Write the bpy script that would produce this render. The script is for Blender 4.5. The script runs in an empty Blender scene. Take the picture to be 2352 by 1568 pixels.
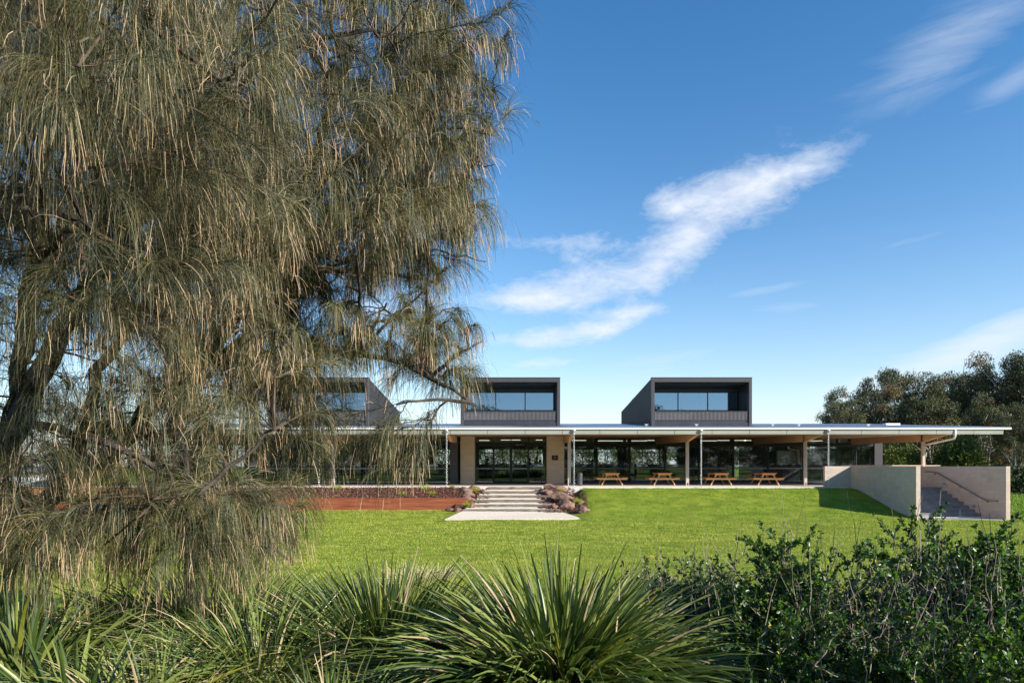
import bpy, bmesh, math, random
import numpy as np
from mathutils import Vector, Matrix, noise as mnoise

random.seed(7)
rng = np.random.default_rng(11)
scene = bpy.context.scene
COL = scene.collection
EYE = 1.15
F = 1568.0                                   # focal length in 2352-wide photo pixels


def at(px, py, D):
    """world point seen at photo pixel (2352 x 1568) at depth D"""
    return ((px - 1176.0) / F * D, D, EYE + (1070.0 - py) / F * D)


# ------------------------------------------------------------------ materials
def mat(name, col, rough=0.7, col2=None, scale=5.0, detail=4.0, spec=0.3, metallic=0.0,
        bump=0.0, bscale=None, stretch=None, ramp=(0.35, 0.65), transl=None):
    m = bpy.data.materials.new(name)
    m.use_nodes = True
    nt = m.node_tree
    b = nt.nodes['Principled BSDF']
    b.inputs['Roughness'].default_value = rough
    b.inputs['Metallic'].default_value = metallic
    b.inputs['Specular IOR Level'].default_value = spec
    b.inputs['Base Color'].default_value = (*col, 1)
    tc = nt.nodes.new('ShaderNodeTexCoord')
    vec = tc.outputs['Object']
    if stretch:
        mp = nt.nodes.new('ShaderNodeMapping')
        mp.inputs['Scale'].default_value = stretch
        nt.links.new(vec, mp.inputs['Vector'])
        vec = mp.outputs['Vector']
    if col2 is not None:
        n = nt.nodes.new('ShaderNodeTexNoise')
        n.inputs['Scale'].default_value = scale
        n.inputs['Detail'].default_value = detail
        nt.links.new(vec, n.inputs['Vector'])
        r = nt.nodes.new('ShaderNodeValToRGB')
        r.color_ramp.elements[0].position = ramp[0]
        r.color_ramp.elements[1].position = ramp[1]
        r.color_ramp.elements[0].color = (*col, 1)
        r.color_ramp.elements[1].color = (*col2, 1)
        nt.links.new(n.outputs['Fac'], r.inputs['Fac'])
        nt.links.new(r.outputs['Color'], b.inputs['Base Color'])
    if bump:
        n2 = nt.nodes.new('ShaderNodeTexNoise')
        n2.inputs['Scale'].default_value = bscale or scale * 3
        n2.inputs['Detail'].default_value = 5
        nt.links.new(vec, n2.inputs['Vector'])
        bp = nt.nodes.new('ShaderNodeBump')
        bp.inputs['Strength'].default_value = bump
        bp.inputs['Distance'].default_value = 0.03
        nt.links.new(n2.outputs['Fac'], bp.inputs['Height'])
        nt.links.new(bp.outputs['Normal'], b.inputs['Normal'])
    if transl:
        out = nt.nodes['Material Output']
        tr = nt.nodes.new('ShaderNodeBsdfTranslucent')
        tr.inputs['Color'].default_value = (*transl[0], 1)
        mx = nt.nodes.new('ShaderNodeMixShader')
        mx.inputs[0].default_value = transl[1]
        nt.links.new(b.outputs[0], mx.inputs[1])
        nt.links.new(tr.outputs[0], mx.inputs[2])
        nt.links.new(mx.outputs[0], out.inputs['Surface'])
    return m


def glass(name, tint, refl, col=(1, 1, 1)):
    m = bpy.data.materials.new(name)
    m.use_nodes = True
    nt = m.node_tree
    nt.nodes.remove(nt.nodes['Principled BSDF'])
    out = nt.nodes['Material Output']
    t = nt.nodes.new('ShaderNodeBsdfTransparent')
    t.inputs['Color'].default_value = (*tint, 1)
    g = nt.nodes.new('ShaderNodeBsdfGlossy')
    g.inputs['Roughness'].default_value = 0.0
    g.inputs['Color'].default_value = (*col, 1)
    lw = nt.nodes.new('ShaderNodeFresnel')
    lw.inputs['IOR'].default_value = 1.45
    add = nt.nodes.new('ShaderNodeMath')
    add.operation = 'ADD'
    add.use_clamp = True
    add.inputs[1].default_value = refl
    nt.links.new(lw.outputs[0], add.inputs[0])
    mx = nt.nodes.new('ShaderNodeMixShader')
    nt.links.new(add.outputs[0], mx.inputs[0])
    nt.links.new(t.outputs[0], mx.inputs[1])
    nt.links.new(g.outputs[0], mx.inputs[2])
    nt.links.new(mx.outputs[0], out.inputs['Surface'])
    return m


def emis(name, col, s):
    m = bpy.data.materials.new(name)
    m.use_nodes = True
    b = m.node_tree.nodes['Principled BSDF']
    b.inputs['Base Color'].default_value = (*col, 1)
    b.inputs['Emission Color'].default_value = (*col, 1)
    b.inputs['Emission Strength'].default_value = s
    return m


def brick_mat(name, c1, c2, mortar, bw, bh, rough=0.85, msize=0.004, axis='x'):
    m = mat(name, c1, rough)
    nt = m.node_tree
    b = nt.nodes['Principled BSDF']
    tc = nt.nodes.new('ShaderNodeTexCoord')
    sep = nt.nodes.new('ShaderNodeSeparateXYZ')
    nt.links.new(tc.outputs['Object'], sep.inputs[0])
    cmb = nt.nodes.new('ShaderNodeCombineXYZ')
    ad = nt.nodes.new('ShaderNodeMath')
    ad.operation = 'ADD'
    nt.links.new(sep.outputs['X'], ad.inputs[0])
    nt.links.new(sep.outputs['Y'], ad.inputs[1])
    nt.links.new(ad.outputs[0], cmb.inputs['X'])
    nt.links.new(sep.outputs['Z'], cmb.inputs['Y'])
    br = nt.nodes.new('ShaderNodeTexBrick')
    br.inputs['Color1'].default_value = (*c1, 1)
    br.inputs['Color2'].default_value = (*c2, 1)
    br.inputs['Mortar'].default_value = (*mortar, 1)
    br.inputs['Scale'].default_value = 1.0
    br.inputs['Mortar Size'].default_value = msize
    br.inputs['Brick Width'].default_value = bw
    br.inputs['Row Height'].default_value = bh
    nt.links.new(cmb.outputs[0], br.inputs['Vector'])
    n = nt.nodes.new('ShaderNodeTexNoise')
    n.inputs['Scale'].default_value = 3.0
    n.inputs['Detail'].default_value = 6
    nt.links.new(tc.outputs['Object'], n.inputs['Vector'])
    mx = nt.nodes.new('ShaderNodeMix')
    mx.data_type = 'RGBA'
    mx.blend_type = 'MULTIPLY'
    mx.inputs[0].default_value = 0.5
    r = nt.nodes.new('ShaderNodeValToRGB')
    r.color_ramp.elements[0].color = (0.6, 0.6, 0.6, 1)
    r.color_ramp.elements[1].color = (1.2, 1.2, 1.2, 1)
    nt.links.new(n.outputs['Fac'], r.inputs[0])
    nt.links.new(br.outputs['Color'], mx.inputs[6])
    nt.links.new(r.outputs[0], mx.inputs[7])
    nt.links.new(mx.outputs[2], b.inputs['Base Color'])
    return m


M = {}
M['lawn'] = mat('lawn_ground', (0.13, 0.175, 0.018), 0.9, (0.24, 0.28, 0.036), 1.4, 10, spec=0.1, bump=0.8, bscale=30)
M['blade1'] = mat('grass_green', (0.20, 0.28, 0.022), 0.6, (0.29, 0.36, 0.040), 0.6, 6, spec=0.2, transl=((0.18, 0.30, 0.02), 0.3))
M['blade2'] = mat('grass_yellow', (0.40, 0.455, 0.066), 0.6, (0.48, 0.495, 0.098), 0.6, 6, spec=0.2, transl=((0.26, 0.32, 0.03), 0.3))
M['blade3'] = mat('grass_dry', (0.34, 0.30, 0.14), 0.7, spec=0.2)
M['bank1'] = mat('grass_lush', (0.145, 0.30, 0.014), 0.6, (0.21, 0.36, 0.024), 0.8, 6, spec=0.2, transl=((0.14, 0.32, 0.02), 0.3))
M['earth'] = mat('garden_earth', (0.030, 0.022, 0.015), 0.95, (0.06, 0.045, 0.03), 6, bump=0.6)
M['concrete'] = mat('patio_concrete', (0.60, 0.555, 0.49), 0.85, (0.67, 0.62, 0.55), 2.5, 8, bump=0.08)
M['gravel'] = mat('granitic_sand', (0.62, 0.53, 0.42), 0.95, (0.72, 0.63, 0.51), 9, 8, bump=0.25, bscale=60)
M['sleeper'] = mat('weathered_sleeper', (0.10, 0.080, 0.062), 0.9, (0.25, 0.215, 0.18), 4, 8, bump=0.5, stretch=(0.6, 4, 7))
M['redwood'] = mat('red_timber', (0.20, 0.050, 0.023), 0.65, (0.33, 0.105, 0.048), 2.0, 8, bump=0.2, stretch=(0.5, 3, 7))
M['pine'] = mat('oiled_timber', (0.66, 0.34, 0.12), 0.55, (0.76, 0.45, 0.19), 3.0, 6, stretch=(4, 1, 6), spec=0.35)
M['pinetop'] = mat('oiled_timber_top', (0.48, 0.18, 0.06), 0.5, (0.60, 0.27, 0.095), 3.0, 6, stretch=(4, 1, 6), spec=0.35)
M['charcoal'] = mat('charcoal_steel', (0.066, 0.058, 0.066), 0.45, (0.060, 0.056, 0.062), 3, 5, spec=0.4)
M['cladding'] = mat('charcoal_cladding', (0.034, 0.036, 0.046), 0.4, (0.044, 0.046, 0.056), 2, 5, spec=0.5)
M['slat'] = mat('balustrade_slat', (0.20, 0.19, 0.20), 0.45, (0.23, 0.22, 0.23), 3, 5)
M['frame'] = mat('window_frame_metal', (0.018, 0.019, 0.026), 0.4, (0.022, 0.023, 0.03), 3, 5, spec=0.4)
M['roofmetal'] = mat('corrugated_zinc', (0.40, 0.43, 0.47), 0.35, (0.50, 0.52, 0.56), 0.7, 6, metallic=0.6, spec=0.5)
M['gutter'] = mat('white_gutter', (0.80, 0.80, 0.78), 0.4, (0.74, 0.74, 0.72), 3, 4)
M['fascia'] = mat('fascia_panel', (0.36, 0.36, 0.32), 0.55, (0.40, 0.40, 0.36), 1.5, 4)
M['joint'] = mat('panel_joint', (0.06, 0.06, 0.055), 0.7)
M['soffit'] = mat('plywood_soffit', (0.42, 0.24, 0.13), 0.6, (0.52, 0.31, 0.18), 2.0, 6, stretch=(5, 0.4, 1))
M['beam'] = mat('timber_beam', (0.52, 0.32, 0.19), 0.6, (0.60, 0.38, 0.24), 2.5, 6, stretch=(5, 0.6, 4))
M['post'] = mat('post_paint', (0.46, 0.385, 0.34), 0.5, (0.51, 0.43, 0.38), 2, 5)
M['rammed'] = mat('rammed_earth', (0.60, 0.46, 0.33), 0.9, (0.70, 0.55, 0.41), 2.2, 8, stretch=(0.6, 0.6, 5), bump=0.2)
M['block'] = brick_mat('concrete_block', (0.53, 0.42, 0.335), (0.60, 0.485, 0.395), (0.46, 0.365, 0.29), 0.8, 0.2)
M['glass'] = glass('facade_glass', (0.72, 0.78, 0.79), 0.045, (0.85, 0.95, 1.0))
M['skyglass'] = glass('clerestory_glass', (0.30, 0.38, 0.46), 0.30, (0.52, 0.72, 0.95))
M['strip'] = mat('safety_strip', (0.30, 0.38, 0.42), 0.5, (0.34, 0.42, 0.46), 3)
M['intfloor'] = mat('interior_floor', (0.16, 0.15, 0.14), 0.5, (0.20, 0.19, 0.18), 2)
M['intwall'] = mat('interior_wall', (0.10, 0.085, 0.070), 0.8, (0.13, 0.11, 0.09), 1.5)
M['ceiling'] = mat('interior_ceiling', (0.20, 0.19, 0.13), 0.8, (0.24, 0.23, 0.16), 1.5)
M['lamp'] = emis('strip_lamp', (1.0, 0.93, 0.72), 1.0)
M['white'] = mat('white_panel', (0.75, 0.73, 0.66), 0.6, (0.80, 0.78, 0.70), 2)
M['cream'] = mat('cream_laminate', (0.62, 0.55, 0.38), 0.5, (0.66, 0.59, 0.42), 2)
M['darkply'] = mat('dark_laminate', (0.05, 0.045, 0.045), 0.6, (0.07, 0.06, 0.06), 3)
M['bin'] = mat('bin_steel', (0.075, 0.08, 0.09), 0.4, (0.09, 0.095, 0.105), 4, metallic=0.4)
M['galv'] = mat('galvanised_steel', (0.62, 0.63, 0.65), 0.35, (0.72, 0.73, 0.75), 12, metallic=0.7)
M['rail'] = mat('handrail_steel', (0.30, 0.26, 0.25), 0.35, (0.34, 0.30, 0.28), 5, metallic=0.8)
M['bronze'] = mat('plaque_bronze', (0.012, 0.012, 0.013), 0.4, (0.016, 0.015, 0.015), 8)
M['gold'] = mat('plaque_lettering', (0.35, 0.26, 0.12), 0.5, (0.42, 0.32, 0.16), 8)
M['signgrey'] = mat('sign_lettering', (0.20, 0.19, 0.24), 0.5, (0.24, 0.23, 0.28), 8)
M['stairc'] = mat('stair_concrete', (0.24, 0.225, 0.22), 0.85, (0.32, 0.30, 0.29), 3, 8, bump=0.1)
M['rock'] = mat('red_basalt', (0.085, 0.046, 0.034), 0.9, (0.28, 0.172, 0.130), 3.5, 12, bump=1.0, bscale=12)
M['mulch'] = mat('bark_mulch', (0.060, 0.022, 0.014), 0.95, (0.16, 0.065, 0.042), 14, 8, bump=1.0, bscale=30)
M['chip1'] = mat('bark_chip_dark', (0.075, 0.028, 0.018), 0.9, (0.11, 0.045, 0.03), 9)
M['chip2'] = mat('bark_chip_pale', (0.24, 0.12, 0.085), 0.9, (0.30, 0.16, 0.11), 9)
M['yellowtuft'] = mat('young_tuft_leaf', (0.26, 0.30, 0.025), 0.6, (0.32, 0.35, 0.04), 6, transl=((0.35, 0.4, 0.03), 0.3))
M['shedwhite'] = mat('white_shed_sheet', (0.72, 0.74, 0.78), 0.5, (0.78, 0.80, 0.83), 2)
M['paleboard'] = mat('pale_orange_timber', (0.52, 0.24, 0.11), 0.7, (0.60, 0.31, 0.15), 2, stretch=(0.5, 3, 6))
# vegetation
M['bark'] = mat('sheoak_bark', (0.030, 0.024, 0.020), 0.95, (0.085, 0.070, 0.058), 6, 8, bump=0.9, bscale=18)
M['twig'] = mat('sheoak_twig', (0.055, 0.038, 0.026), 0.9, (0.14, 0.10, 0.070), 9, 4)
M['needle_olive'] = mat('sheoak_needle_olive', (0.138, 0.124, 0.038), 0.55, (0.195, 0.168, 0.056), 1.2, 3, spec=0.3, transl=((0.14, 0.15, 0.04), 0.06))
M['needle_blue'] = mat('sheoak_needle_grey', (0.125, 0.138, 0.084), 0.5, (0.195, 0.200, 0.128), 1.2, 3, spec=0.35, transl=((0.13, 0.16, 0.08), 0.06))
M['needle_shade'] = mat('sheoak_needle_shade', (0.034, 0.036, 0.014), 0.55, (0.062, 0.060, 0.024), 1.2, 3, spec=0.25)  # dark needle colour, stands in for the shade among inner needles
M['needle_tan'] = mat('sheoak_flower_spike', (0.48, 0.33, 0.19), 0.7, (0.62, 0.45, 0.28), 8, 3, spec=0.2, transl=((0.5, 0.3, 0.14), 0.2))
M['strap'] = mat('strap_leaf', (0.038, 0.070, 0.014), 0.40, (0.078, 0.118, 0.026), 2.5, 4, spec=0.55, transl=((0.10, 0.17, 0.02), 0.22))
M['strap2'] = mat('strap_leaf_light', (0.175, 0.225, 0.048), 0.38, (0.27, 0.31, 0.085), 2.5, 4, spec=0.55, transl=((0.16, 0.22, 0.03), 0.25))
M['strapdry'] = mat('strap_leaf_dry', (0.42, 0.31, 0.17), 0.7, (0.55, 0.44, 0.28), 5, 4, spec=0.2, transl=((0.4, 0.3, 0.15), 0.2))
M['strapyel'] = mat('strap_leaf_yellow', (0.20, 0.21, 0.025), 0.5, (0.25, 0.25, 0.035), 5, 4, spec=0.4, transl=((0.3, 0.3, 0.03), 0.3))
M['shrubleaf'] = mat('shrub_leaf', (0.016, 0.042, 0.008), 0.38, (0.036, 0.078, 0.014), 3, 4, spec=0.5, transl=((0.05, 0.13, 0.01), 0.14))
M['shrubleaf2'] = mat('shrub_leaf_bright', (0.052, 0.125, 0.016), 0.38, (0.075, 0.16, 0.022), 3, 4, spec=0.5, transl=((0.14, 0.30, 0.02), 0.35))
M['shrubyel'] = mat('shrub_leaf_yellow', (0.42, 0.36, 0.03), 0.5, (0.45, 0.25, 0.03), 9, 4)
M['shrubtwig'] = mat('shrub_twig', (0.16, 0.125, 0.10), 0.9, (0.32, 0.265, 0.215), 12, 4)
M['eucleaf1'] = mat('gum_leaf_olive', (0.082, 0.092, 0.036), 0.55, (0.125, 0.130, 0.052), 0.5, 4, spec=0.3, transl=((0.10, 0.10, 0.03), 0.2))
M['eucleaf2'] = mat('gum_leaf_dark', (0.036, 0.048, 0.026), 0.55, (0.055, 0.065, 0.034), 0.5, 4, spec=0.3)
M['eucleaf3'] = mat('gum_leaf_brown', (0.15, 0.105, 0.045), 0.6, (0.18, 0.13, 0.06), 0.5, 4, spec=0.2)
M['eucbark'] = mat('gum_bark', (0.22, 0.19, 0.16), 0.8, (0.36, 0.32, 0.28), 2, 6, stretch=(2, 2, 0.6))
M['wattle'] = mat('wattle_leaf', (0.075, 0.095, 0.018), 0.6, (0.13, 0.15, 0.028), 0.6, 4, transl=((0.15, 0.18, 0.02), 0.25))
M['bushleaf'] = mat('bush_leaf', (0.050, 0.080, 0.012), 0.6, (0.105, 0.140, 0.026), 0.7, 4, transl=((0.08, 0.12, 0.012), 0.2))
M['drygrass'] = mat('dry_tussock', (0.46, 0.39, 0.22), 0.8, (0.56, 0.48, 0.30), 5)
M['skin'] = mat('skin', (0.40, 0.22, 0.15), 0.6, (0.44, 0.25, 0.17), 6)
M['hair'] = mat('dark_hair', (0.012, 0.009, 0.007), 0.6, (0.018, 0.013, 0.010), 20)
M['shirtwhite'] = mat('white_shirt', (0.70, 0.72, 0.76), 0.8, (0.76, 0.78, 0.81), 6)
M['shirtdark'] = mat('dark_top', (0.02, 0.022, 0.028), 0.8, (0.03, 0.032, 0.04), 6)
M['shirtblue'] = mat('blue_grey_top', (0.12, 0.16, 0.22), 0.8, (0.14, 0.18, 0.25), 6)
M['shirtred'] = mat('red_top', (0.35, 0.04, 0.035), 0.8, (0.40, 0.05, 0.045), 6)
M['trouser'] = mat('dark_trousers', (0.018, 0.018, 0.022), 0.85, (0.025, 0.025, 0.03), 6)
M['tactile'] = mat('tactile_strip', (0.60, 0.58, 0.54), 0.7, (0.66, 0.64, 0.60), 8)


# ------------------------------------------------------------------ helpers
def link_mesh(name, me, parent=None):
    o = bpy.data.objects.new(name, me)
    COL.objects.link(o)
    if parent is not None:
        o.parent = parent
        # geometry is written in world space: cancel the parent's own placement
        w = Matrix.Identity(4)
        p = parent
        chain = []
        while p is not None:
            chain.append(p)
            p = p.parent
        for q in reversed(chain):
            w = w @ q.matrix_parent_inverse @ q.matrix_basis
        o.matrix_parent_inverse = w.inverted()
    return o


def np_mesh(name, verts, quads=None, tris=None, mats=(), qm=None, tm=None, parent=None, smooth=False):
    me = bpy.data.meshes.new(name)
    verts = np.ascontiguousarray(verts, dtype=np.float32).reshape(-1, 3)
    nq = 0 if quads is None else len(quads)
    nt_ = 0 if tris is None else len(tris)
    me.vertices.add(len(verts))
    me.vertices.foreach_set('co', verts.ravel())
    loops, starts, totals, mi = [], [], [], []
    pos = 0
    if nq:
        loops.append(np.asarray(quads, dtype=np.int32).ravel())
        starts.append(np.arange(nq, dtype=np.int32) * 4)
        totals.append(np.full(nq, 4, np.int32))
        mi.append(np.zeros(nq, np.int32) if qm is None else np.asarray(qm, np.int32))
        pos = nq * 4
    if nt_:
        loops.append(np.asarray(tris, dtype=np.int32).ravel())
        starts.append(pos + np.arange(nt_, dtype=np.int32) * 3)
        totals.append(np.full(nt_, 3, np.int32))
        mi.append(np.zeros(nt_, np.int32) if tm is None else np.asarray(tm, np.int32))
    loops = np.concatenate(loops)
    starts = np.concatenate(starts)
    totals = np.concatenate(totals)
    me.loops.add(len(loops))
    me.loops.foreach_set('vertex_index', loops)
    me.polygons.add(len(starts))
    me.polygons.foreach_set('loop_start', starts)
    me.polygons.foreach_set('loop_total', totals)
    for m in mats:
        me.materials.append(m)
    me.polygons.foreach_set('material_index', np.concatenate(mi))
    me.polygons.foreach_set('use_smooth', np.full(len(starts), bool(smooth)))
    me.update(calc_edges=True)
    return link_mesh(name, me, parent)


class MB:
    """collects boxes, prisms, tubes; build() links them as ONE mesh object"""

    def __init__(self):
        self.v, self.q, self.t, self.qm, self.tm = [], [], [], [], []

    def quad(self, a, b, c, d, m=0):
        n = len(self.v)
        self.v += [a, b, c, d]
        self.q.append((n, n + 1, n + 2, n + 3))
        self.qm.append(m)

    def box(self, x0, x1, y0, y1, z0, z1, m=0):
        self.hexa([(x0, y0, z0), (x1, y0, z0), (x1, y1, z0), (x0, y1, z0)],
                  [(x0, y0, z1), (x1, y0, z1), (x1, y1, z1), (x0, y1, z1)], m)

    def hexa(self, bot, top, m=0):
        n = len(self.v)
        self.v += list(bot) + list(top)
        k = len(bot)
        for i in range(k):
            j = (i + 1) % k
            self.q.append((n + i, n + j, n + k + j, n + k + i))
            self.qm.append(m)
        if k == 4:
            self.q += [(n + 3, n + 2, n + 1, n), (n + 4, n + 5, n + 6, n + 7)]
            self.qm += [m, m]
        else:
            for i in range(1, k - 1):
                self.t += [(n, n + i + 1, n + i), (n + k, n + k + i, n + k + i + 1)]
                self.tm += [m, m]

    def bar(self, a, b, w, h, m=0, up=(0, 0, 1)):
        a, b = Vector(a), Vector(b)
        d = (b - a).normalized()
        s = d.cross(Vector(up))
        if s.length < 1e-4:
            s = d.cross(Vector((1, 0, 0)))
        s.normalize()
        u = s.cross(d).normalized()
        s *= w / 2
        u *= h / 2
        self.hexa([tuple(a - s - u), tuple(a + s - u), tuple(a + s + u), tuple(a - s + u)],
                  [tuple(b - s - u), tuple(b + s - u), tuple(b + s + u), tuple(b - s + u)], m)

    def tube(self, pts, r, n=8, m=0, cap=True):
        pts = [Vector(p) for p in pts]
        rs = r if isinstance(r, (list, tuple)) else [r] * len(pts)
        base = len(self.v)
        ref = Vector((0, 0, 1))
        for i, p in enumerate(pts):
            d = (pts[min(i + 1, len(pts) - 1)] - pts[max(i - 1, 0)]).normalized()
            s = d.cross(ref)
            if s.length < 0.05:
                s = d.cross(Vector((1, 0, 0)))
            s.normalize()
            u = s.cross(d)
            for k in range(n):
                a = 2 * math.pi * k / n
                self.v.append(tuple(p + (s * math.cos(a) + u * math.sin(a)) * rs[i]))
        for i in range(len(pts) - 1):
            for k in range(n):
                j = (k + 1) % n
                self.q.append((base + i * n + k, base + i * n + j, base + (i + 1) * n + j, base + (i + 1) * n + k))
                self.qm.append(m)
        if cap:
            for e, i0 in ((0, base), (1, base + (len(pts) - 1) * n)):
                for k in range(1, n - 1):
                    self.t.append((i0, i0 + k + 1, i0 + k) if e == 0 else (i0, i0 + k, i0 + k + 1))
                    self.tm.append(m)

    def build(self, name, mats, parent=None, smooth=False):
        if not isinstance(mats, (list, tuple)):
            mats = [mats]
        return np_mesh(name, np.array(self.v, float), self.q or None, self.t or None, mats,
                       self.qm, self.tm, parent, smooth)


def bevel(o, w=0.006, seg=1):
    md = o.modifiers.new('bevel', 'BEVEL')
    md.width = w
    md.segments = seg
    md.limit_method = 'ANGLE'
    return o


def tag(o, label=None, cat=None, group=None, kind=None):
    if label:
        o['label'] = label
    if cat:
        o['category'] = cat
    if group:
        o['group'] = group
    if kind:
        o['kind'] = kind
    return o


def empty(name, loc, label=None, cat=None, group=None):
    o = bpy.data.objects.new(name, None)
    o.empty_display_size = 0.2
    COL.objects.link(o)
    o.location = loc
    return tag(o, label, cat, group)


def struct(o):
    o['kind'] = 'structure'
    return o


def copy_tree(o, parent=None):
    c = o.copy()
    COL.objects.link(c)
    if parent is not None:
        c.parent = parent
        c.matrix_parent_inverse = o.matrix_parent_inverse
    for ch in list(o.children):
        copy_tree(ch, c)
    return c


def norm(v):
    return v / np.maximum(np.linalg.norm(v, axis=-1, keepdims=True), 1e-9)


def ribbons(P, d, L, w, S=4, droop=0.5, tip=0.3, wob=0.0, fold=False, sidev=None):
    """vectorised blades: P,d (N,3), L,w (N,). Returns verts, quads, per-blade segment count"""
    N = len(P)
    L = np.broadcast_to(L, (N,))
    w = np.broadcast_to(w, (N,))
    droop = np.broadcast_to(droop, (N,))
    d = norm(d)
    if sidev is None:
        sidev = norm(np.cross(d, rng.normal(size=(N, 3))))
    pts = [P]
    p = P.copy()
    dd = d.copy()
    for s in range(S):
        p = p + dd * (L / S)[:, None]
        pts.append(p)
        dd = dd + np.array([0, 0, -1.0]) * (droop / S * 2)[:, None]
        if wob:
            dd = dd + rng.normal(size=(N, 3)) * wob
        dd = norm(dd)
    pts = np.stack(pts, 1)                                    # N,S+1,3
    prof = np.linspace(0, 1, S + 1)
    ww = (1 - (1 - tip) * prof ** 3.0)[None, :, None] * w[:, None, None] * 0.5
    if fold:
        # V-shaped cross-section, three rows of vertices
        tang = norm(np.gradient(pts, axis=1))
        nrm = norm(np.cross(tang, np.broadcast_to(sidev[:, None, :], tang.shape)))
        a = pts - sidev[:, None, :] * ww + nrm * ww * 0.35
        c = pts + sidev[:, None, :] * ww + nrm * ww * 0.35
        V = np.stack([a, pts, c], 2).reshape(-1, 3)
        k = 3
    else:
        a = pts - sidev[:, None, :] * ww
        c = pts + sidev[:, None, :] * ww
        V = np.stack([a, c], 2).reshape(-1, 3)
        k = 2
    base = (np.arange(N) * (S + 1) * k)[:, None, None]
    seg = (np.arange(S) * k)[None, :, None]
    Q = []
    for j in range(k - 1):
        Q.append(base + seg + np.array([j, j + 1, j + 1 + k, j + k])[None, None, :])
    Q = np.concatenate(Q, 1).reshape(-1, 4)
    return V, Q, S * (k - 1), pts


def leaves(P, d, L, w, up=None):
    """flat rhombic leaves (two triangles as a quad, slightly folded)"""
    N = len(P)
    d = norm(d)
    s = norm(np.cross(d, rng.normal(size=(N, 3)) if up is None else up))
    L = np.broadcast_to(L, (N,))[:, None]
    w = np.broadcast_to(w, (N,))[:, None]
    n = norm(np.cross(s, d))
    V = np.stack([P, P + d * L * 0.55 + s * w * 0.5 + n * w * 0.12, P + d * L, P + d * L * 0.55 - s * w * 0.5 + n * w * 0.12], 1).reshape(-1, 3)
    Q = (np.arange(N) * 4)[:, None] + np.arange(4)[None, :]
    return V, Q


def tubes_np(pts, rad, n=3):
    """pts (N,S+1,3), rad (N,S+1)"""
    N, S1, _ = pts.shape
    tang = norm(np.gradient(pts, axis=1))
    ref = norm(rng.normal(size=(N, 1, 3)))
    s = norm(np.cross(tang, np.broadcast_to(ref, tang.shape)))
    u = np.cross(s, tang)
    ring = []
    for k in range(n):
        a = 2 * math.pi * k / n
        ring.append(pts + (s * math.cos(a) + u * math.sin(a)) * rad[..., None])
    V = np.stack(ring, 2).reshape(-1, 3)
    base = (np.arange(N) * S1 * n)[:, None, None, None]
    seg = (np.arange(S1 - 1) * n)[None, :, None, None]
    quad = np.array([[k, (k + 1) % n, (k + 1) % n + n, k + n] for k in range(n)])[None, None]
    Q = (base + seg + quad).reshape(-1, 4)
    return V, Q


def curve_pts(A, B, lift, S, jit=0.0):
    """quadratic arcs from A to B with a raised middle"""
    mid = (A + B) / 2 + np.array([0, 0, 1.0]) * lift[:, None]
    t = np.linspace(0, 1, S + 1)[None, :, None]
    p = (1 - t) ** 2 * A[:, None] + 2 * t * (1 - t) * mid[:, None] + t ** 2 * B[:, None]
    if jit:
        j = rng.normal(size=p.shape) * jit
        j[:, 0] = 0
        j[:, -1] = 0
        p = p + j
    return p


def merge(parts):
    """parts: list of (V, Q, matindex array or int) -> V, Q, qm"""
    vs, qs, ms, off = [], [], [], 0
    for V, Q, m in parts:
        vs.append(V)
        qs.append(Q + off)
        ms.append(np.full(len(Q), m, np.int32) if np.isscalar(m) else m)
        off += len(V)
    return np.concatenate(vs), np.concatenate(qs), np.concatenate(ms)


# ------------------------------------------------------------------ camera, sky, sun
cam = bpy.data.cameras.new('camera')
cam.lens = 24.0
cam.sensor_width = 36.0
cam.shift_y = 286.0 / 2352.0
cam.clip_start = 0.05
cam.clip_end = 6000
co = bpy.data.objects.new('camera', cam)
co.location = (0, 0, EYE)
co.rotation_euler = (math.pi / 2, 0, 0)
COL.objects.link(co)
scene.camera = co

SUN = Vector((-1.0, 0.66, -0.58)).normalized()
elev = math.asin(-SUN.z)
sl = bpy.data.lights.new('sun', 'SUN')
sl.energy = 4.8
sl.angle = math.radians(0.5)
sl.color = (1.0, 0.93, 0.82)
so = bpy.data.objects.new('sun', sl)
so.rotation_euler = SUN.to_track_quat('-Z', 'Y').to_euler()
so.location = (30, -20, 30)
COL.objects.link(so)

world = bpy.data.worlds.new('World')
scene.world = world
world.use_nodes = True
nt = world.node_tree
bg = nt.nodes['Background']
sky = nt.nodes.new('ShaderNodeTexSky')
sky.sky_type = 'NISHITA'
sky.sun_disc = False
sky.sun_elevation = elev
sky.sun_rotation = math.atan2(-SUN.x, -SUN.y)
sky.air_density = 1.0
sky.dust_density = 0.0
sky.ozone_density = 2.2
SKY_STRENGTH = 0.114
bg.inputs['Strength'].default_value = SKY_STRENGTH


def mth(op, a, b=None, c=None, clamp=False):
    n = nt.nodes.new('ShaderNodeMath')
    n.operation = op
    n.use_clamp = clamp
    for i, x in enumerate((a, b, c)):
        if x is None:
            continue
        if isinstance(x, (int, float)):
            n.inputs[i].default_value = x
        else:
            nt.links.new(x, n.inputs[i])
    return n.outputs[0]


tc = nt.nodes.new('ShaderNodeTexCoord')
sp = nt.nodes.new('ShaderNodeSeparateXYZ')
nt.links.new(tc.outputs['Generated'], sp.inputs[0])
dx, dy, dz = sp.outputs
az = mth('ARCTAN2', dx, dy)                                  # azimuth from +Y
hor = mth('SQRT', mth('ADD', mth('MULTIPLY', dx, dx), mth('MULTIPLY', dy, dy)))
el = mth('ARCTAN2', dz, hor)                                 # elevation
cmb = nt.nodes.new('ShaderNodeCombineXYZ')
nt.links.new(az, cmb.inputs[0])
nt.links.new(el, cmb.inputs[1])


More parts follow.
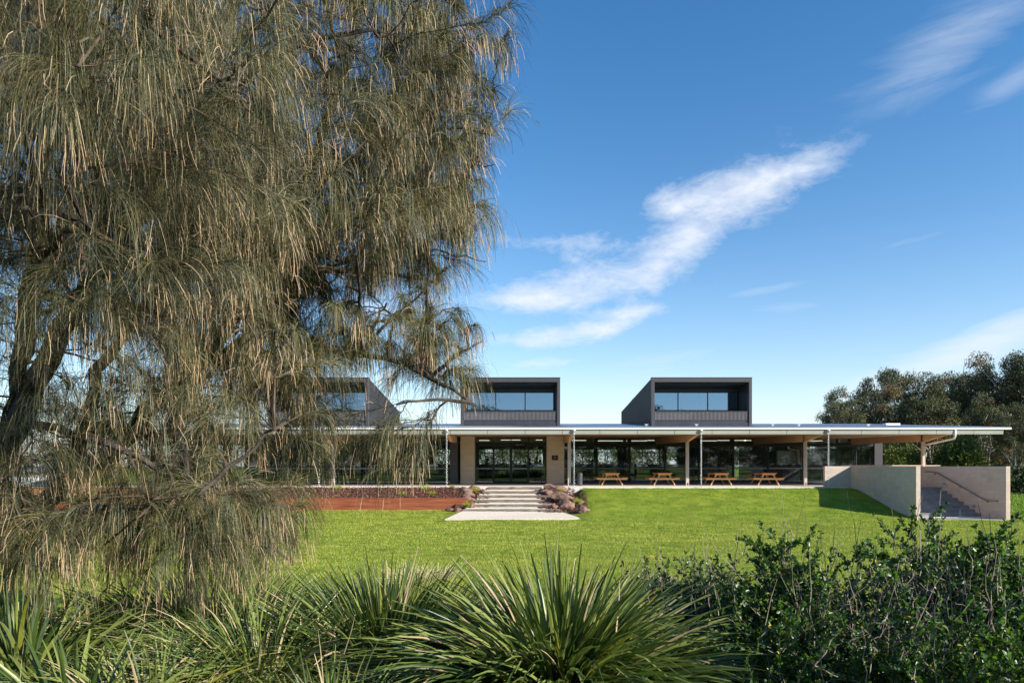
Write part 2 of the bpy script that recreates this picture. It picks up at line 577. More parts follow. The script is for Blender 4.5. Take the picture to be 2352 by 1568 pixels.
def cloud_noise(scale, rot, sx, sy, detail, rough=0.6, dist=0.0, seed=0.0):
    mp = nt.nodes.new('ShaderNodeMapping')
    mp.inputs['Rotation'].default_value = (0, 0, rot)
    mp.inputs['Scale'].default_value = (sx, sy, 1)
    mp.inputs['Location'].default_value = (seed, seed * 0.7, seed * 0.3)
    nt.links.new(cmb.outputs[0], mp.inputs[0])
    n = nt.nodes.new('ShaderNodeTexNoise')
    n.inputs['Scale'].default_value = scale
    n.inputs['Detail'].default_value = detail
    n.inputs['Roughness'].default_value = rough
    n.inputs['Distortion'].default_value = dist
    nt.links.new(mp.outputs[0], n.inputs['Vector'])
    return n.outputs['Fac']


def azel(px, py):
    x, z = (px - 1176) / F, (1070 - py) / F
    return math.atan(x), math.atan2(z, math.hypot(x, 1))


def blob(px, py, lx, ly, tilt, amp):
    """soft elliptical patch in azimuth / elevation; tilt in degrees (rising to the right)"""
    a0, e0 = azel(px, py)
    t = math.radians(tilt)
    k = math.cos(a0) ** 2
    lx, ly = lx / F * k, ly / F * math.cos(a0)
    u = mth('SUBTRACT', az, a0)
    v = mth('SUBTRACT', el, e0)
    uu = mth('DIVIDE', mth('ADD', mth('MULTIPLY', u, math.cos(t)), mth('MULTIPLY', v, math.sin(t))), lx)
    vv = mth('DIVIDE', mth('SUBTRACT', mth('MULTIPLY', v, math.cos(t)), mth('MULTIPLY', u, math.sin(t))), ly)
    r2 = mth('ADD', mth('MULTIPLY', uu, uu), mth('MULTIPLY', vv, vv))
    return mth('MULTIPLY', mth('EXPONENT', mth('MULTIPLY', r2, -1.0)), amp)


def addn(xs):
    r = xs[0]
    for x in xs[1:]:
        r = mth('ADD', r, x)
    return r


puffs = addn([blob(1690, 440, 185, 62, 10, 1.05), blob(1830, 395, 110, 36, 22, .55), blob(1530, 470, 60, 30, 0, .5), blob(1600, 545, 85, 36, 10, .85),
              blob(1350, 655, 195, 54, 6, 1.0), blob(1500, 620, 60, 40, 30, .55), blob(1230, 690, 110, 26, 0, .6), blob(1260, 775, 170, 26, 3, 1.05), blob(1390, 752, 70, 18, 5, .7),
              blob(1240, 835, 120, 16, 2, .85), blob(1440, 718, 90, 15, 2, .85), blob(1300, 558, 180, 24, -3, .68),
              blob(1450, 805, 90, 11, 6, .55), blob(900, 700, 200, 40, 5, .7)])
wisps = addn([blob(2180, 110, 260, 80, 20, .66), blob(2330, 190, 130, 34, 22, .5), blob(2240, 800, 330, 46, 15, 1.2), blob(2330, 740, 120, 30, 17, .4),
              blob(2060, 560, 190, 14, 6, .45), blob(1780, 660, 160, 14, 5, .45), blob(1940, 15, 40, 30, 45, .3),
              blob(2100, 900, 500, 40, 3, .55), blob(1650, 800, 300, 30, 4, .4), blob(300, 850, 900, 130, 0, .5), blob(1400, 890, 600, 60, 0, .75), blob(1850, 700, 330, 40, 5, .45)])
n1 = cloud_noise(13.0, math.radians(-8), 1.0, 1.7, 12, 0.60, 0.35, 3.1)
n2 = cloud_noise(7.0, math.radians(-20), 0.8, 4.0, 11, 0.64, 0.6, 9.7)
n3 = cloud_noise(34.0, math.radians(-25), 1.0, 2.4, 8, 0.65, 0.6, 5.5)
nn_ = mth('ADD', mth('MULTIPLY', mth('SUBTRACT', n1, 0.5), 2.3), mth('MULTIPLY', mth('SUBTRACT', n3, 0.5), 1.3))
d1 = mth('SUBTRACT', mth('ADD', mth('MULTIPLY', puffs, 1.25), nn_), 0.36)
d1 = mth('MULTIPLY', mth('MULTIPLY', d1, 0.60, clamp=True), mth('MULTIPLY', puffs, 2.6, clamp=True), clamp=True)
d2 = mth('ADD', mth('SUBTRACT', wisps, 0.16), mth('MULTIPLY', mth('SUBTRACT', n2, 0.5), 1.5))
d2 = mth('MULTIPLY', mth('MULTIPLY', d2, 0.60, clamp=True), mth('MULTIPLY', wisps, 1.8, clamp=True), clamp=True)
haze_band = mth('MULTIPLY', mth('EXPONENT', mth('MULTIPLY', mth('ABSOLUTE', el), -9.0)), 0.85)
den = mth('MAXIMUM', mth('MULTIPLY', mth('MAXIMUM', mth('ADD', d1, mth('MULTIPLY', mth('MULTIPLY', puffs, n1), 0.22)), d2), 0.9, clamp=True), haze_band)
mixc = nt.nodes.new('ShaderNodeMix')
mixc.data_type = 'RGBA'
mixc.inputs[7].default_value = (0.53 / SKY_STRENGTH, 0.56 / SKY_STRENGTH, 0.62 / SKY_STRENGTH, 1)
nt.links.new(den, mixc.inputs[0])
hs = nt.nodes.new('ShaderNodeHueSaturation')
hs.inputs['Saturation'].default_value = 1.30
nt.links.new(sky.outputs[0], hs.inputs['Color'])
nt.links.new(hs.outputs[0], mixc.inputs[6])
nt.links.new(mixc.outputs[2], bg.inputs['Color'])

scene.view_settings.view_transform = 'Standard'
scene.view_settings.look = 'None'
scene.view_settings.exposure = 0.80
scene.view_settings.gamma = 1.0
scene.cycles.max_bounces = 8
scene.cycles.transparent_max_bounces = 12
scene.cycles.use_denoising = True


# ------------------------------------------------------------------ terrain
def sstep(a, b, x):
    t = np.clip((x - a) / (b - a), 0, 1)
    return t * t * (3 - 2 * t)


def ground_z(x, y):
    x = np.asarray(x, float)
    y = np.asarray(y, float)
    z = -0.32 + (-1.45 + 0.32) * sstep(6.0, 13.0, y)
    bank = np.interp(y, [28, 30, 31.5, 33, 34.5, 36, 37, 37.7, 39], [-1.44, -1.41, -1.32, -1.08, -0.72, -0.32, -0.11, -0.05, -0.3])
    low = np.interp(y, [28, 31.3, 33, 34, 35.2, 60], [-1.44, -1.42, -1.27, -1.14, -1.10, -1.0])
    stair = np.interp(y, [28, 31, 32.5, 60], [-1.44, -1.39, -1.36, -1.3])
    east = np.interp(y, [28, 32, 40, 50, 70, 120], [-1.44, -1.34, -1.05, -0.55, -0.3, -0.3])
    wr = sstep(2.7, 4.0, x)
    prof = low * (1 - wr) + bank * wr
    prof = np.where(x > 18.7, stair, prof)
    prof = np.where(x > 23.3, east, prof)
    wl = sstep(28, 28.5, y)
    z = np.where(y > 28, prof, z)
    z = np.where((y > 38.2) & (x < 27), np.minimum(z, -0.45), z)
    z = np.where((y > 66) & (x < 27), -0.3, z)
    und = 0.03 * np.sin(x * 0.9 + y * 0.35) * np.sin(y * 0.7 - x * 0.2)
    und = und * ((y > 10) & (y < 34))
    return z + und


xs = np.unique(np.round(np.concatenate([np.array([-3000, -1200, -500, -200, -120, -80, -60]), np.arange(-50, 50.1, 0.5),
                                        np.arange(17, 25, 0.1), np.array([18.69, 18.71, 23.29, 23.31, 60, 80, 120, 200, 500, 1200, 3000])]), 3))
ys = np.unique(np.round(np.concatenate([np.array([-3000, -1200, -400, -150, -80, -50, -30, -20, -10]), np.arange(-5, 45, 0.4),
                                        np.arange(45, 80, 2.0), np.array([38.19, 38.21, 90, 110, 150, 250, 500, 1200, 4000])]), 3))
X, Y = np.meshgrid(xs, ys)
Z = ground_z(X, Y)
V = np.stack([X, Y, Z], -1).reshape(-1, 3)
nx = len(xs)
ii, jj = np.meshgrid(np.arange(nx - 1), np.arange(len(ys) - 1))
b0 = (jj * nx + ii).ravel()
Q = np.stack([b0, b0 + 1, b0 + 1 + nx, b0 + nx], 1)
cy = (Y[:-1, :-1] + Y[1:, 1:]).ravel() / 2
cx = (X[:-1, :-1] + X[1:, 1:]).ravel() / 2
qm = np.where((cy < 6.6) & (cy > -6) & (np.abs(cx) < 14), 1, 0)
struct(np_mesh('lawn', V, Q, None, [M['lawn'], M['earth']], qm, smooth=True))


def blocked(x, y):
    b = (x > -3.2) & (x < 3.2) & (y > 31.9)                  # landing pad and steps
    b |= (((x < -2.4) & (y > 35.05)) | ((np.abs(x) < 3.0) & (y > 33.8)) | ((x > 0) & (x < 4.1) & (y > 33.6 + (x - 2.6) * .2) & (y > 38.6 - 1.1 * (4.3 - x) * 2.2)))                               # planting bed, wall
    b |= (x > 18.5) & (x < 23.6) & (y > 31.4)                 # stair
    b |= (y > 37.62)
    b |= (x < -18.5) & (y > 29.0)
    for mx, my, rx, ry in MULCHRINGS:
        b |= ((x - mx) / rx) ** 2 + ((y - my) / ry) ** 2 < 1
    return b


MULCHRINGS = [(at(150, 1212, 26.5)[0], 28.5, 1.5, 0.75), (at(575, 1192, 31)[0], 31.5, 1.1, 0.5), (at(480, 1180, 32)[0], 32.8, 0.9, 0.5)]


def lawn_blades(n, y0, y1, mats, frac, hgt, wid, xr=0.82, rough_east=False):
    # more blades where the lawn is nearer
    y = y0 + (y1 - y0) * rng.random(n) ** 1.15
    x = (rng.random(n) * 2 - 1) * (y * xr + 1)
    k = ~blocked(x, y)
    x, y = x[k], y[k]
    # clumpy cover
    cl = np.sin(x * 3.1 + np.sin(y * 2.3) * 2) * np.sin(y * 4.3 + np.sin(x * 1.7) * 2)
    cl2 = np.sin(x * 0.8 + 1.3 * np.sin(y * 0.5)) * np.sin(y * 1.1 + np.sin(x * 0.6))
    k = rng.random(len(x)) < 0.66 + 0.34 * cl
    x, y, cl, cl2 = x[k], y[k], cl[k], cl2[k]
    N = len(x)
    P = np.stack([x, y, ground_z(x, y) - 0.005], 1)
    h = hgt * (0.45 + 1.1 * rng.random(N)) * (1 + 0.45 * cl)
    lean = rng.normal(size=(N, 3)) * 0.42
    lean[:, 2] = 1
    d = norm(lean)
    s = norm(np.cross(d, rng.normal(size=(N, 3)))) * (wid * (0.6 + 0.8 * rng.random(N)) * (y / 22.0))[:, None]
    tipv = P + d * h[:, None]
    V = np.stack([P - s, P + s, tipv], 1).reshape(-1, 3)
    T = (np.arange(N) * 3)[:, None] + np.arange(3)[None]
    patch = np.sin(x * .55 + 2 * np.sin(y * .9)) * np.sin(y * 2.1 + 1.5 * np.sin(x * .33)) + .6 * np.sin(x * 1.9 + y * .4) * np.sin(y * 5.3 + np.sin(x))
    bankw = sstep(29.5, 33, y) * sstep(2, 4, x)
    r = rng.random(N)
    m = np.where(r < 0.34 - 0.16 * cl2 + .36 * patch, 0, 1)
    m = np.where(rng.random(N) < frac * (1 + 1.6 * sstep(26, 12, y)), 2, m)
    m = np.where(rng.random(N) < bankw * 0.8, 3, m)
    return V, T, m


V, T, m = lawn_blades(800000, 6.8, 37.7, None, 0.025, 0.045, 0.0075)
g = np_mesh('lawn_grass', V, None, T, [M['blade1'], M['blade2'], M['blade3'], M['bank1']], None, m)
tag(g, 'short mown green grass covering the lawn and bank', 'grass', kind='stuff')
# rough grass east of the stair
x = 23.6 + rng.random(26000) * 16
y = 31 + rng.random(26000) * 16
P = np.stack([x, y, ground_z(x, y)], 1)
d = rng.normal(size=(len(x), 3)) * 0.5
d[:, 2] = 1
V, Q, k, _ = ribbons(P, d, 0.12 + 0.25 * rng.random(len(x)), 0.03, 2, 0.5)
m = np.repeat((rng.random(len(x)) < 0.25).astype(int) * 2, k)
g = np_mesh('rough_grass', V, Q, None, [M['bank1'], M['blade2'], M['blade3']], m)
tag(g, 'long rough grass beside the right stair wall under the gum trees', 'grass', kind='stuff')

# ------------------------------------------------------------------ patio, pad, steps
mb = MB()
mb.box(-24.2, 18.6, 37.7, 63, -0.42, 0.0)
mb.box(18.6, 27.3, 37.75, 63, -0.42, -0.002)
o = bevel(mb.build('patio', M['concrete']), 0.01)
struct(o)

mb = MB()
pz = lambda x, y: float(ground_z(x, y)) + 0.03
bot, top = [], []
for x, y in ((-3.15, 31.95), (3.15, 31.9), (3.1, 32.3), (2.45, 33.98), (-2.5, 33.98), (-2.95, 32.6)):
    bot.append((x, y, pz(x, y) - 0.25))
    top.append((x, y, pz(x, y) + (0.02 if y < 34 else 0.0)))
mb.hexa(bot, top)
struct(mb.build('path', M['gravel']))

SX = [(-2.47, 2.40), (-2.3, 2.27), (-1.95, 2.05), (-1.85, 2.08), (-1.6, 1.6), (-1.34, 1.65)]
words = ['lowest', 'second lowest', 'third from bottom', 'third from top', 'second from top', 'topmost']
for i, (a, b) in enumerate(SX):
    D0 = 34.0 + 0.72 * i
    zt = -0.992 + 0.198 * i
    mb = MB()
    n = 14
    xsn = np.linspace(a, b, n)
    ring = []
    off = len(mb.v)
    for j, xx in enumerate(xsn):
        j1, j2 = random.uniform(-0.012, 0.012), random.uniform(-0.012, 0.012)
        mb.v += [(xx, D0 + j1, zt - 0.21), (xx, D0 + 0.2, zt - 0.21), (xx, D0 + 0.2, zt + j2 * 0.5), (xx, D0 + j1 * 1.2, zt + j2)]
    for j in range(n - 1):
        for k in range(4):
            mb.q.append((off + j * 4 + k, off + j * 4 + (k + 1) % 4, off + j * 4 + 4 + (k + 1) % 4, off + j * 4 + 4 + k))
            mb.qm.append(0)
    mb.q += [(off, off + 3, off + 2, off + 1), (off + (n - 1) * 4, off + (n - 1) * 4 + 1, off + (n - 1) * 4 + 2, off + (n - 1) * 4 + 3)]
    mb.qm += [0, 0]
    o = bevel(mb.build('step_sleeper', M['sleeper']), 0.012)
    tag(o, 'weathered grey timber sleeper, %s riser of the garden steps' % words[i], 'sleeper', 'sleepers of the garden steps')
    if i < 5:
        mb = MB()
        a2, b2 = min(a, SX[i + 1][0]) + 0.1, max(b, SX[i + 1][1]) - 0.05
        mb.hexa([(a2, D0 + .202, zt - .3), (b2, D0 + .202, zt - .3), (b2, D0 + .718, zt - .3), (a2, D0 + .718, zt - .3)],
                [(a2, D0 + .202, zt - .006), (b2, D0 + .202, zt - .006), (b2, D0 + .718, zt + .062), (a2, D0 + .718, zt + .062)])
        struct(mb.build('step_tread', M['gravel']))

# planting beds
def sheet(name, x0, x1, y0, y1, zf, m, nx=60, ny=12):
    xs, ys = np.linspace(x0, x1, nx), np.linspace(y0, y1, ny)
    X, Y = np.meshgrid(xs, ys)
    Z = zf(X, Y) + 0.02 * rng.normal(size=X.shape)
    V = np.stack([X, Y, Z], -1).reshape(-1, 3)
    ii, jj = np.meshgrid(np.arange(nx - 1), np.arange(ny - 1))
    b0 = (jj * nx + ii).ravel()
    Q = np.stack([b0, b0 + 1, b0 + 1 + nx, b0 + nx], 1)
    return struct(np_mesh(name, V, Q, None, [m], smooth=True))


bedz = lambda x, y: -0.54 + 0.50 * np.clip((y - 35.2) / 2.4, 0, 1) ** 0.85
sheet('mulch_bed', -20.5, -2.55, 35.3, 37.69, bedz, M['mulch'], 160, 14)
sidez = lambda x, y: np.interp(y, [33.6, 34.2, 37.6], [-1.18, -0.98, -0.06])
sheet('mulch_bed', -2.9, -1.2, 34.1, 37.69, lambda x, y: sidez(x, y) - 0.08, M['mulch'], 14, 12)
sheet('mulch_bed', 1.3, 4.0, 33.4, 37.69, lambda x, y: np.maximum(np.where(x > 2.7, ground_z(x, y) + 0.03 - np.clip(x - 3.4, 0, 1) * .12, -9), sidez(x, y) - 0.05 - np.clip(x - 2.4, 0, 9) * .5), M['mulch'], 30, 24)
# bark chips
def chips(n, x0, x1, y0, y1, zf):
    x = x0 + (x1 - x0) * rng.random(n)
    y = y0 + (y1 - y0) * rng.random(n)
    P = np.stack([x, y, zf(x, y) + 0.01 + 0.025 * rng.random(n)], 1)
    d = rng.normal(size=(n, 3))
    d[:, 2] *= 0.45
    V, Q = leaves(P, d, 0.05 + 0.07 * rng.random(n), 0.025 + 0.03 * rng.random(n))
    return V, Q, (rng.random(n) < 0.28).astype(int)


V, Q, m = merge([chips(15000, -20, -2.6, 35.3, 37.6, bedz), chips(1200, -2.6, -1.3, 35.2, 37.6, lambda x, y: sidez(x, y) - 0.08),
                 chips(2600, 1.6, 3.4, 33.7, 37.6, lambda x, y: sidez(x, y) - 0.03)])
tag(np_mesh('bark_chips', V, Q, None, [M['chip1'], M['chip2']], m), 'reddish bark chips spread over the beds beside the steps', 'mulch', kind='stuff')
for mx, my, rx, ry in MULCHRINGS:
    mb = MB()
    ring_b, ring_t = [], []
    for k in range(20):
        a = k * math.pi / 10
        w = 1 + 0.08 * math.sin(3 * a + mx)
        px_, py_ = mx + rx * w * math.cos(a), my + ry * w * math.sin(a)
        ring_b.append((px_, py_, float(ground_z(px_, py_)) - 0.05))
        ring_t.append((px_, py_, float(ground_z(px_, py_)) + 0.03))
    mb.hexa(ring_b, ring_t)
    struct(mb.build('mulch_patch', M['mulch']))

# red timber retaining wall (one thing: boards and posts)
wall = empty('retaining_wall', (-10, 35.2, -1.2), 'low red timber retaining wall in front of the bark mulch bed', 'retaining wall')
corners = [(-2.3, 35.2), (-18.6, 35.2), (-20.2, 31.5), (-21.0, 27.5)]
for k in range(3):
    mb = MB()
    for (xa, ya), (xb, yb) in zip(corners[:-1], corners[1:]):
        L = math.hypot(xb - xa, yb - ya)
        n = max(1, int(L / 4.2))
        for j in range(n):
            t0, t1 = j / n, (j + 1) / n
            p0 = (xa + (xb - xa) * t0, ya + (yb - ya) * t0, -1.03 + 0.205 * k + random.uniform(-.004, .004))
            p1 = (xa + (xb - xa) * (t1 - 0.001), ya + (yb - ya) * (t1 - 0.001), -1.03 + 0.205 * k)
            mb.bar(p0, p1, 0.05, 0.2)
    bevel(mb.build('board', M['redwood'], wall), 0.006)
mb = MB()
for (xa, ya), (xb, yb) in zip(corners[:-1], corners[1:]):
    mb.bar((xa, ya + 0.03, -0.508), (xb, yb + 0.03, -0.508), 0.14, 0.036)
mb.box(-2.35, -2.25, 35.24, 36.1, -1.15, -0.53)
bevel(mb.build('capping', M['redwood'], wall), 0.006)

# far left: pale timber edging and white shed
mb = MB()
mb.bar((-30, 37.2, -0.22), (-17.8, 37.2, -0.22), 0.07, 0.36)
mb.bar((-30, 37.16, -0.02), (-17.8, 37.16, -0.02), 0.12, 0.05)
tag(bevel(mb.build('timber_edging', M['paleboard']), 0.006), 'pale orange timber edging behind the left end of the red wall', 'edging')
shed = empty('garden_shed', (-33, 44, -0.6), 'white corrugated shed seen through the hanging tree at far left', 'shed')
mb = MB()
n = 90
for j in range(n):
    xa, xb = -38 + 8.5 * j / n, -38 + 8.5 * (j + 1) / n
    o1 = 0.02 if j % 2 else 0.0
    mb.box(xa, xb, 42.0 + o1, 47.0, -0.8, 0.75)
mb.build('wall', M['shedwhite'], shed)
mb = MB()
mb.hexa([(-38.3, 41.7, .76), (-29.2, 41.7, .76), (-29.2, 47.4, 1.05), (-38.3, 47.4, 1.05)],
        [(-38.3, 41.7, .82), (-29.2, 41.7, .82), (-29.2, 47.4, 1.11), (-38.3, 47.4, 1.11)])
mb.build('roof', M['roofmetal'], shed)
mb = MB()
mb.box(-33.6, -32.7, 41.94, 41.985, -0.6, .65)
mb.build('door', M['gutter'], shed)


# rocks
def rock(px, py, w, h, D, label, seed, depth=None):
    x, y, z = at((1600 + px / 2.614) / 1.6327, (1380 + py / 2.614) / 1.6327, D)
    sx = w / 2.614 / 1.6327 / F * D / 2
    sz = h / 2.614 / 1.6327 / F * D / 2 * 1.25
    bm = bmesh.new()
    bmesh.ops.create_icosphere(bm, subdivisions=3, radius=1)
    off = Vector((seed * 3.7, seed * 1.3, seed))
    for v in bm.verts:
        c = v.co.copy()
        # flattened facets
        f = 1.0
        for k in range(11):
            nn = mnoise.random_unit_vector() if False else Vector((math.sin(k * 2.4 + seed), math.cos(k * 1.7 + seed * 2), math.sin(k * 0.9 + seed * 3) * 0.9)).normalized()
            dd = c.dot(nn)
            if dd > 0.62:
                f = min(f, 0.62 / dd)
        f *= 1 + 0.24 * mnoise.noise(c * 1.6 + off) + 0.10 * mnoise.noise(c * 4 + off) + 0.04 * mnoise.noise(c * 10 + off)
        v.co = Vector((c.x * f * sx * 1.3, c.y * f * (depth or max(sx * 0.8, 0.2)), max(c.z * f * 1.3, -.8) * sz))
    me = bpy.data.meshes.new('rock')
    bm.to_mesh(me)
    bm.free()
    for p in me.polygons:
        p.use_smooth = False
    me.materials.append(M['rock'])
    ob = bpy.data.objects.new('rock', me)
    COL.objects.link(ob)
    ob.location = (x, y, z - sz * 0.05)
    ob.rotation_euler = (0, random.uniform(-.12, .12), random.uniform(-.3, .3))
    tag(ob, label, 'rock', 'boulders edging the garden steps')


rock(1255, 1195, 310, 95, 37.0, 'broad flat red brown boulder at the top right of the garden steps', 1)
rock(1200, 1222, 110, 45, 36.3, 'small dark rock below the broad boulder, right edge of upper steps', 2)
rock(1340, 1278, 255, 85, 35.4, 'long smooth boulder halfway down the right side of the steps', 3)
rock(1478, 1315, 140, 62, 35.0, 'rounded boulder behind a yellow tuft at the lawn edge', 4)
rock(1365, 1352, 205, 105, 34.4, 'big blocky boulder with a cracked face, lower right of the steps', 5)
rock(1535, 1395, 140, 80, 33.4, 'lowest grey boulder at the right, resting on the lawn', 6)
rock(1262, 1362, 90, 40, 34.4, 'small shaded stone wedged between lowest sleeper and blocky boulder', 7)
rock(1275, 1205, 130, 60, 36.8, 'pitted dark rock in front of the broad top right boulder', 16)
rock(385, 1198, 160, 55, 36.8, 'flat boulder left of the top sleepers on the mulch', 8)
rock(465, 1180, 130, 48, 37.3, 'topmost left boulder beside the patio edge', 9)
rock(410, 1235, 130, 45, 36.1, 'squat reddish rock left of the middle sleepers', 10)
rock(390, 1282, 150, 65, 35.5, 'wide shaded boulder behind the end of the timber wall', 11)
rock(445, 1342, 85, 52, 34.6, 'small upright rock left of the lower sleepers', 12)
rock(315, 1392, 100, 40, 34.2, 'flat pinkish rock at the foot of the timber wall end', 13)
rock(235, 1388, 100, 34, 34.5, 'dark low rock lying on the lawn below the timber wall', 14)


# small tufts in beds
def tuft_mesh(name, n, h, spread, w, mats, mfr, S=4, droop=0.6):
    a = rng.random(n) * 2 * math.pi
    r = np.sqrt(rng.random(n)) * spread * 0.25
    P = np.stack([np.cos(a) * r, np.sin(a) * r, np.zeros(n)], 1)
    lean = rng.random(n) ** 0.7 * 1.0
    d = np.stack([np.cos(a) * lean, np.sin(a) * lean, np.ones(n)], 1)
    V, Q, k, _ = ribbons(P, d, h * (0.6 + 0.5 * rng.random(n)), w, S, droop, 0.15)
    m = np.repeat(rng.choice(len(mats), n, p=mfr), k)
    return V, Q, m


V, Q, m = tuft_mesh('t', 90, 0.34, 0.3, 0.016, [0, 1], [0.8, 0.2], droop=0.35)
proto = np_mesh('bed_tuft', V, Q, None, [M['yellowtuft'], M['blade2']], m)
tufts = [(475, 1215, 36.8, 1.0, 'yellow green tuft between the two upper left boulders'),
         (1310, 1225, 36.5, 0.9, 'yellow tuft in front of the broad top right boulder'),
         (1480, 1330, 34.6, 1.1, 'bright yellow tuft against the rounded right boulder'),
         (400, 1362, 34.3, 1.1, 'yellow green tuft at the foot of the timber wall end'),
         (250, 1180, 37.5, 0.8, 'small pale tuft beside the left boulder at patio edge'),
         (60, 1250, 36.0, 0.9, 'low yellow tuft on the mulch nearest the timber wall')]
first = True
for px, py, D, s, lab in tufts:
    o = proto if first else proto.copy()
    if not first:
        COL.objects.link(o)
    first = False
    o.location = at((1600 + px / 2.614) / 1.6327, (1380 + py / 2.614) / 1.6327, D)
    o.scale = (s, s, s)
    o.rotation_euler.z = random.uniform(0, 6)
    tag(o, lab, 'tuft', 'young plants in the mulch beds')
for px, py, D, s, lab in [(1635, 1112, 35.9, 1.0, 'yellow tuft on the mulch behind the timber wall, near the tree fringe'),
                          (1895, 1105, 36.3, 0.9, 'yellow green tuft in the middle of the mulch bed'),
                          (1830, 1062, 37.2, 1.3, 'tallest tuft of the mulch bed at the patio edge'),
                          (1170, 1118, 36.0, 0.8, 'tuft on the mulch half hidden behind the hanging branches'),
                          (1075, 1060, 37.2, 1.2, 'tuft by the patio edge behind the hanging branches')]:
    o = proto.copy()
    COL.objects.link(o)
    o.location = at((800 + px / 2.3056) / 1.6327, (1380 + py / 2.3056) / 1.6327, D)
    o.scale = (s, s, s)
    o.rotation_euler.z = random.uniform(0, 6)
    tag(o, lab, 'tuft', 'young plants in the mulch beds')

# ------------------------------------------------------------------ the pavilion
B = empty('pavilion', (2, 45, 0), 'long low pavilion with flat metal roof and three charcoal roof boxes', 'building')
RX0, RX1 = -24.0, 27.1
rz = lambda y: 3.31 + 0.0727 * (y - 37.6)
# corrugated roof
npitch = int((RX1 - RX0) / 0.11)
sx = np.linspace(RX0, RX1, npitch * 6 + 1)
wave = 0.017 * np.sin(np.arange(len(sx)) * 2 * math.pi / 6)
rows = []
for y in (37.56, 44, 53.0):
    rows.append(np.stack([sx, np.full_like(sx, y), rz(y) + wave], 1))
for y, zz in ((60, 4.2), (63.5, 3.9)):
    rows.append(np.stack([sx, np.full_like(sx, y), zz + wave], 1))
V = np.concatenate(rows)
n = len(sx)
Q = []
for r in range(4):
    b0 = np.arange(n - 1) + r * n
    Q.append(np.stack([b0, b0 + 1, b0 + 1 + n, b0 + n], 1))
roof = np_mesh('roof', V, np.concatenate(Q), None, [M['roofmetal']], None, parent=B, smooth=True)
# roof body under the sheet
mb = MB()
mb.hexa([(RX0 + .05, 37.80, 2.98), (RX1 - .7, 37.80, 2.98), (RX1 - .7, 63, 3.3), (RX0 + .05, 63, 3.3)],
        [(RX0 + .05, 37.80, 3.27), (RX1 - .1, 37.80, 3.27), (RX1 - .1, 63, 3.75), (RX0 + .05, 63, 3.75)])
mb.build('soffit', M['soffit'], B)
mb = MB()
mb.box(RX0 - 0.02, RX1 + 0.35, 37.50, 37.68, 3.165, 3.275)
g = bevel(mb.build('gutter', M['gutter'], B), 0.012, 2)
# fascia panels leaning back at the foot
pw = 2.06
x = RX0
while x < RX1 - 0.1:
    x1 = min(x + pw, RX1 - 0.02)
    mb = MB()
    mb.hexa([(x + .012, 37.62, 2.91), (x1 - .012, 37.62, 2.91), (x1 - .012, 37.76, 2.91), (x + .012, 37.76, 2.91)],
            [(x + .012, 37.575, 3.163), (x1 - .012, 37.575, 3.163), (x1 - .012, 37.76, 3.163), (x + .012, 37.76, 3.163)])
    mb.build('fascia_panel', M['fascia'], B)
    x += pw
mb = MB()
mb.box(RX0 + .02, RX1 - .5, 37.765, 37.79, 2.92, 3.17)
mb.build('fascia_backing', M['joint'], B)
# small roof anchors
for px in (1485, 1600, 1775, 1835, 1995):
    x, y, _ = at(px, 980, 40.5)
    mb = MB()
    mb.box(x - .06, x + .06, y, y + .12, rz(y), rz(y) + .10)
    mb.box(x - .12, x + .12, y - .02, y + .14, rz(y) + .10, rz(y) + .125)
    mb.build('roof_anchor', M['galv'], B)
mb = MB()
x, y, _ = at(2050, 975, 44)
mb.box(x - .4, x + .5, y, y + .5, rz(y), rz(y) + .14)
mb.build('roof_vent', M['gutter'], B)


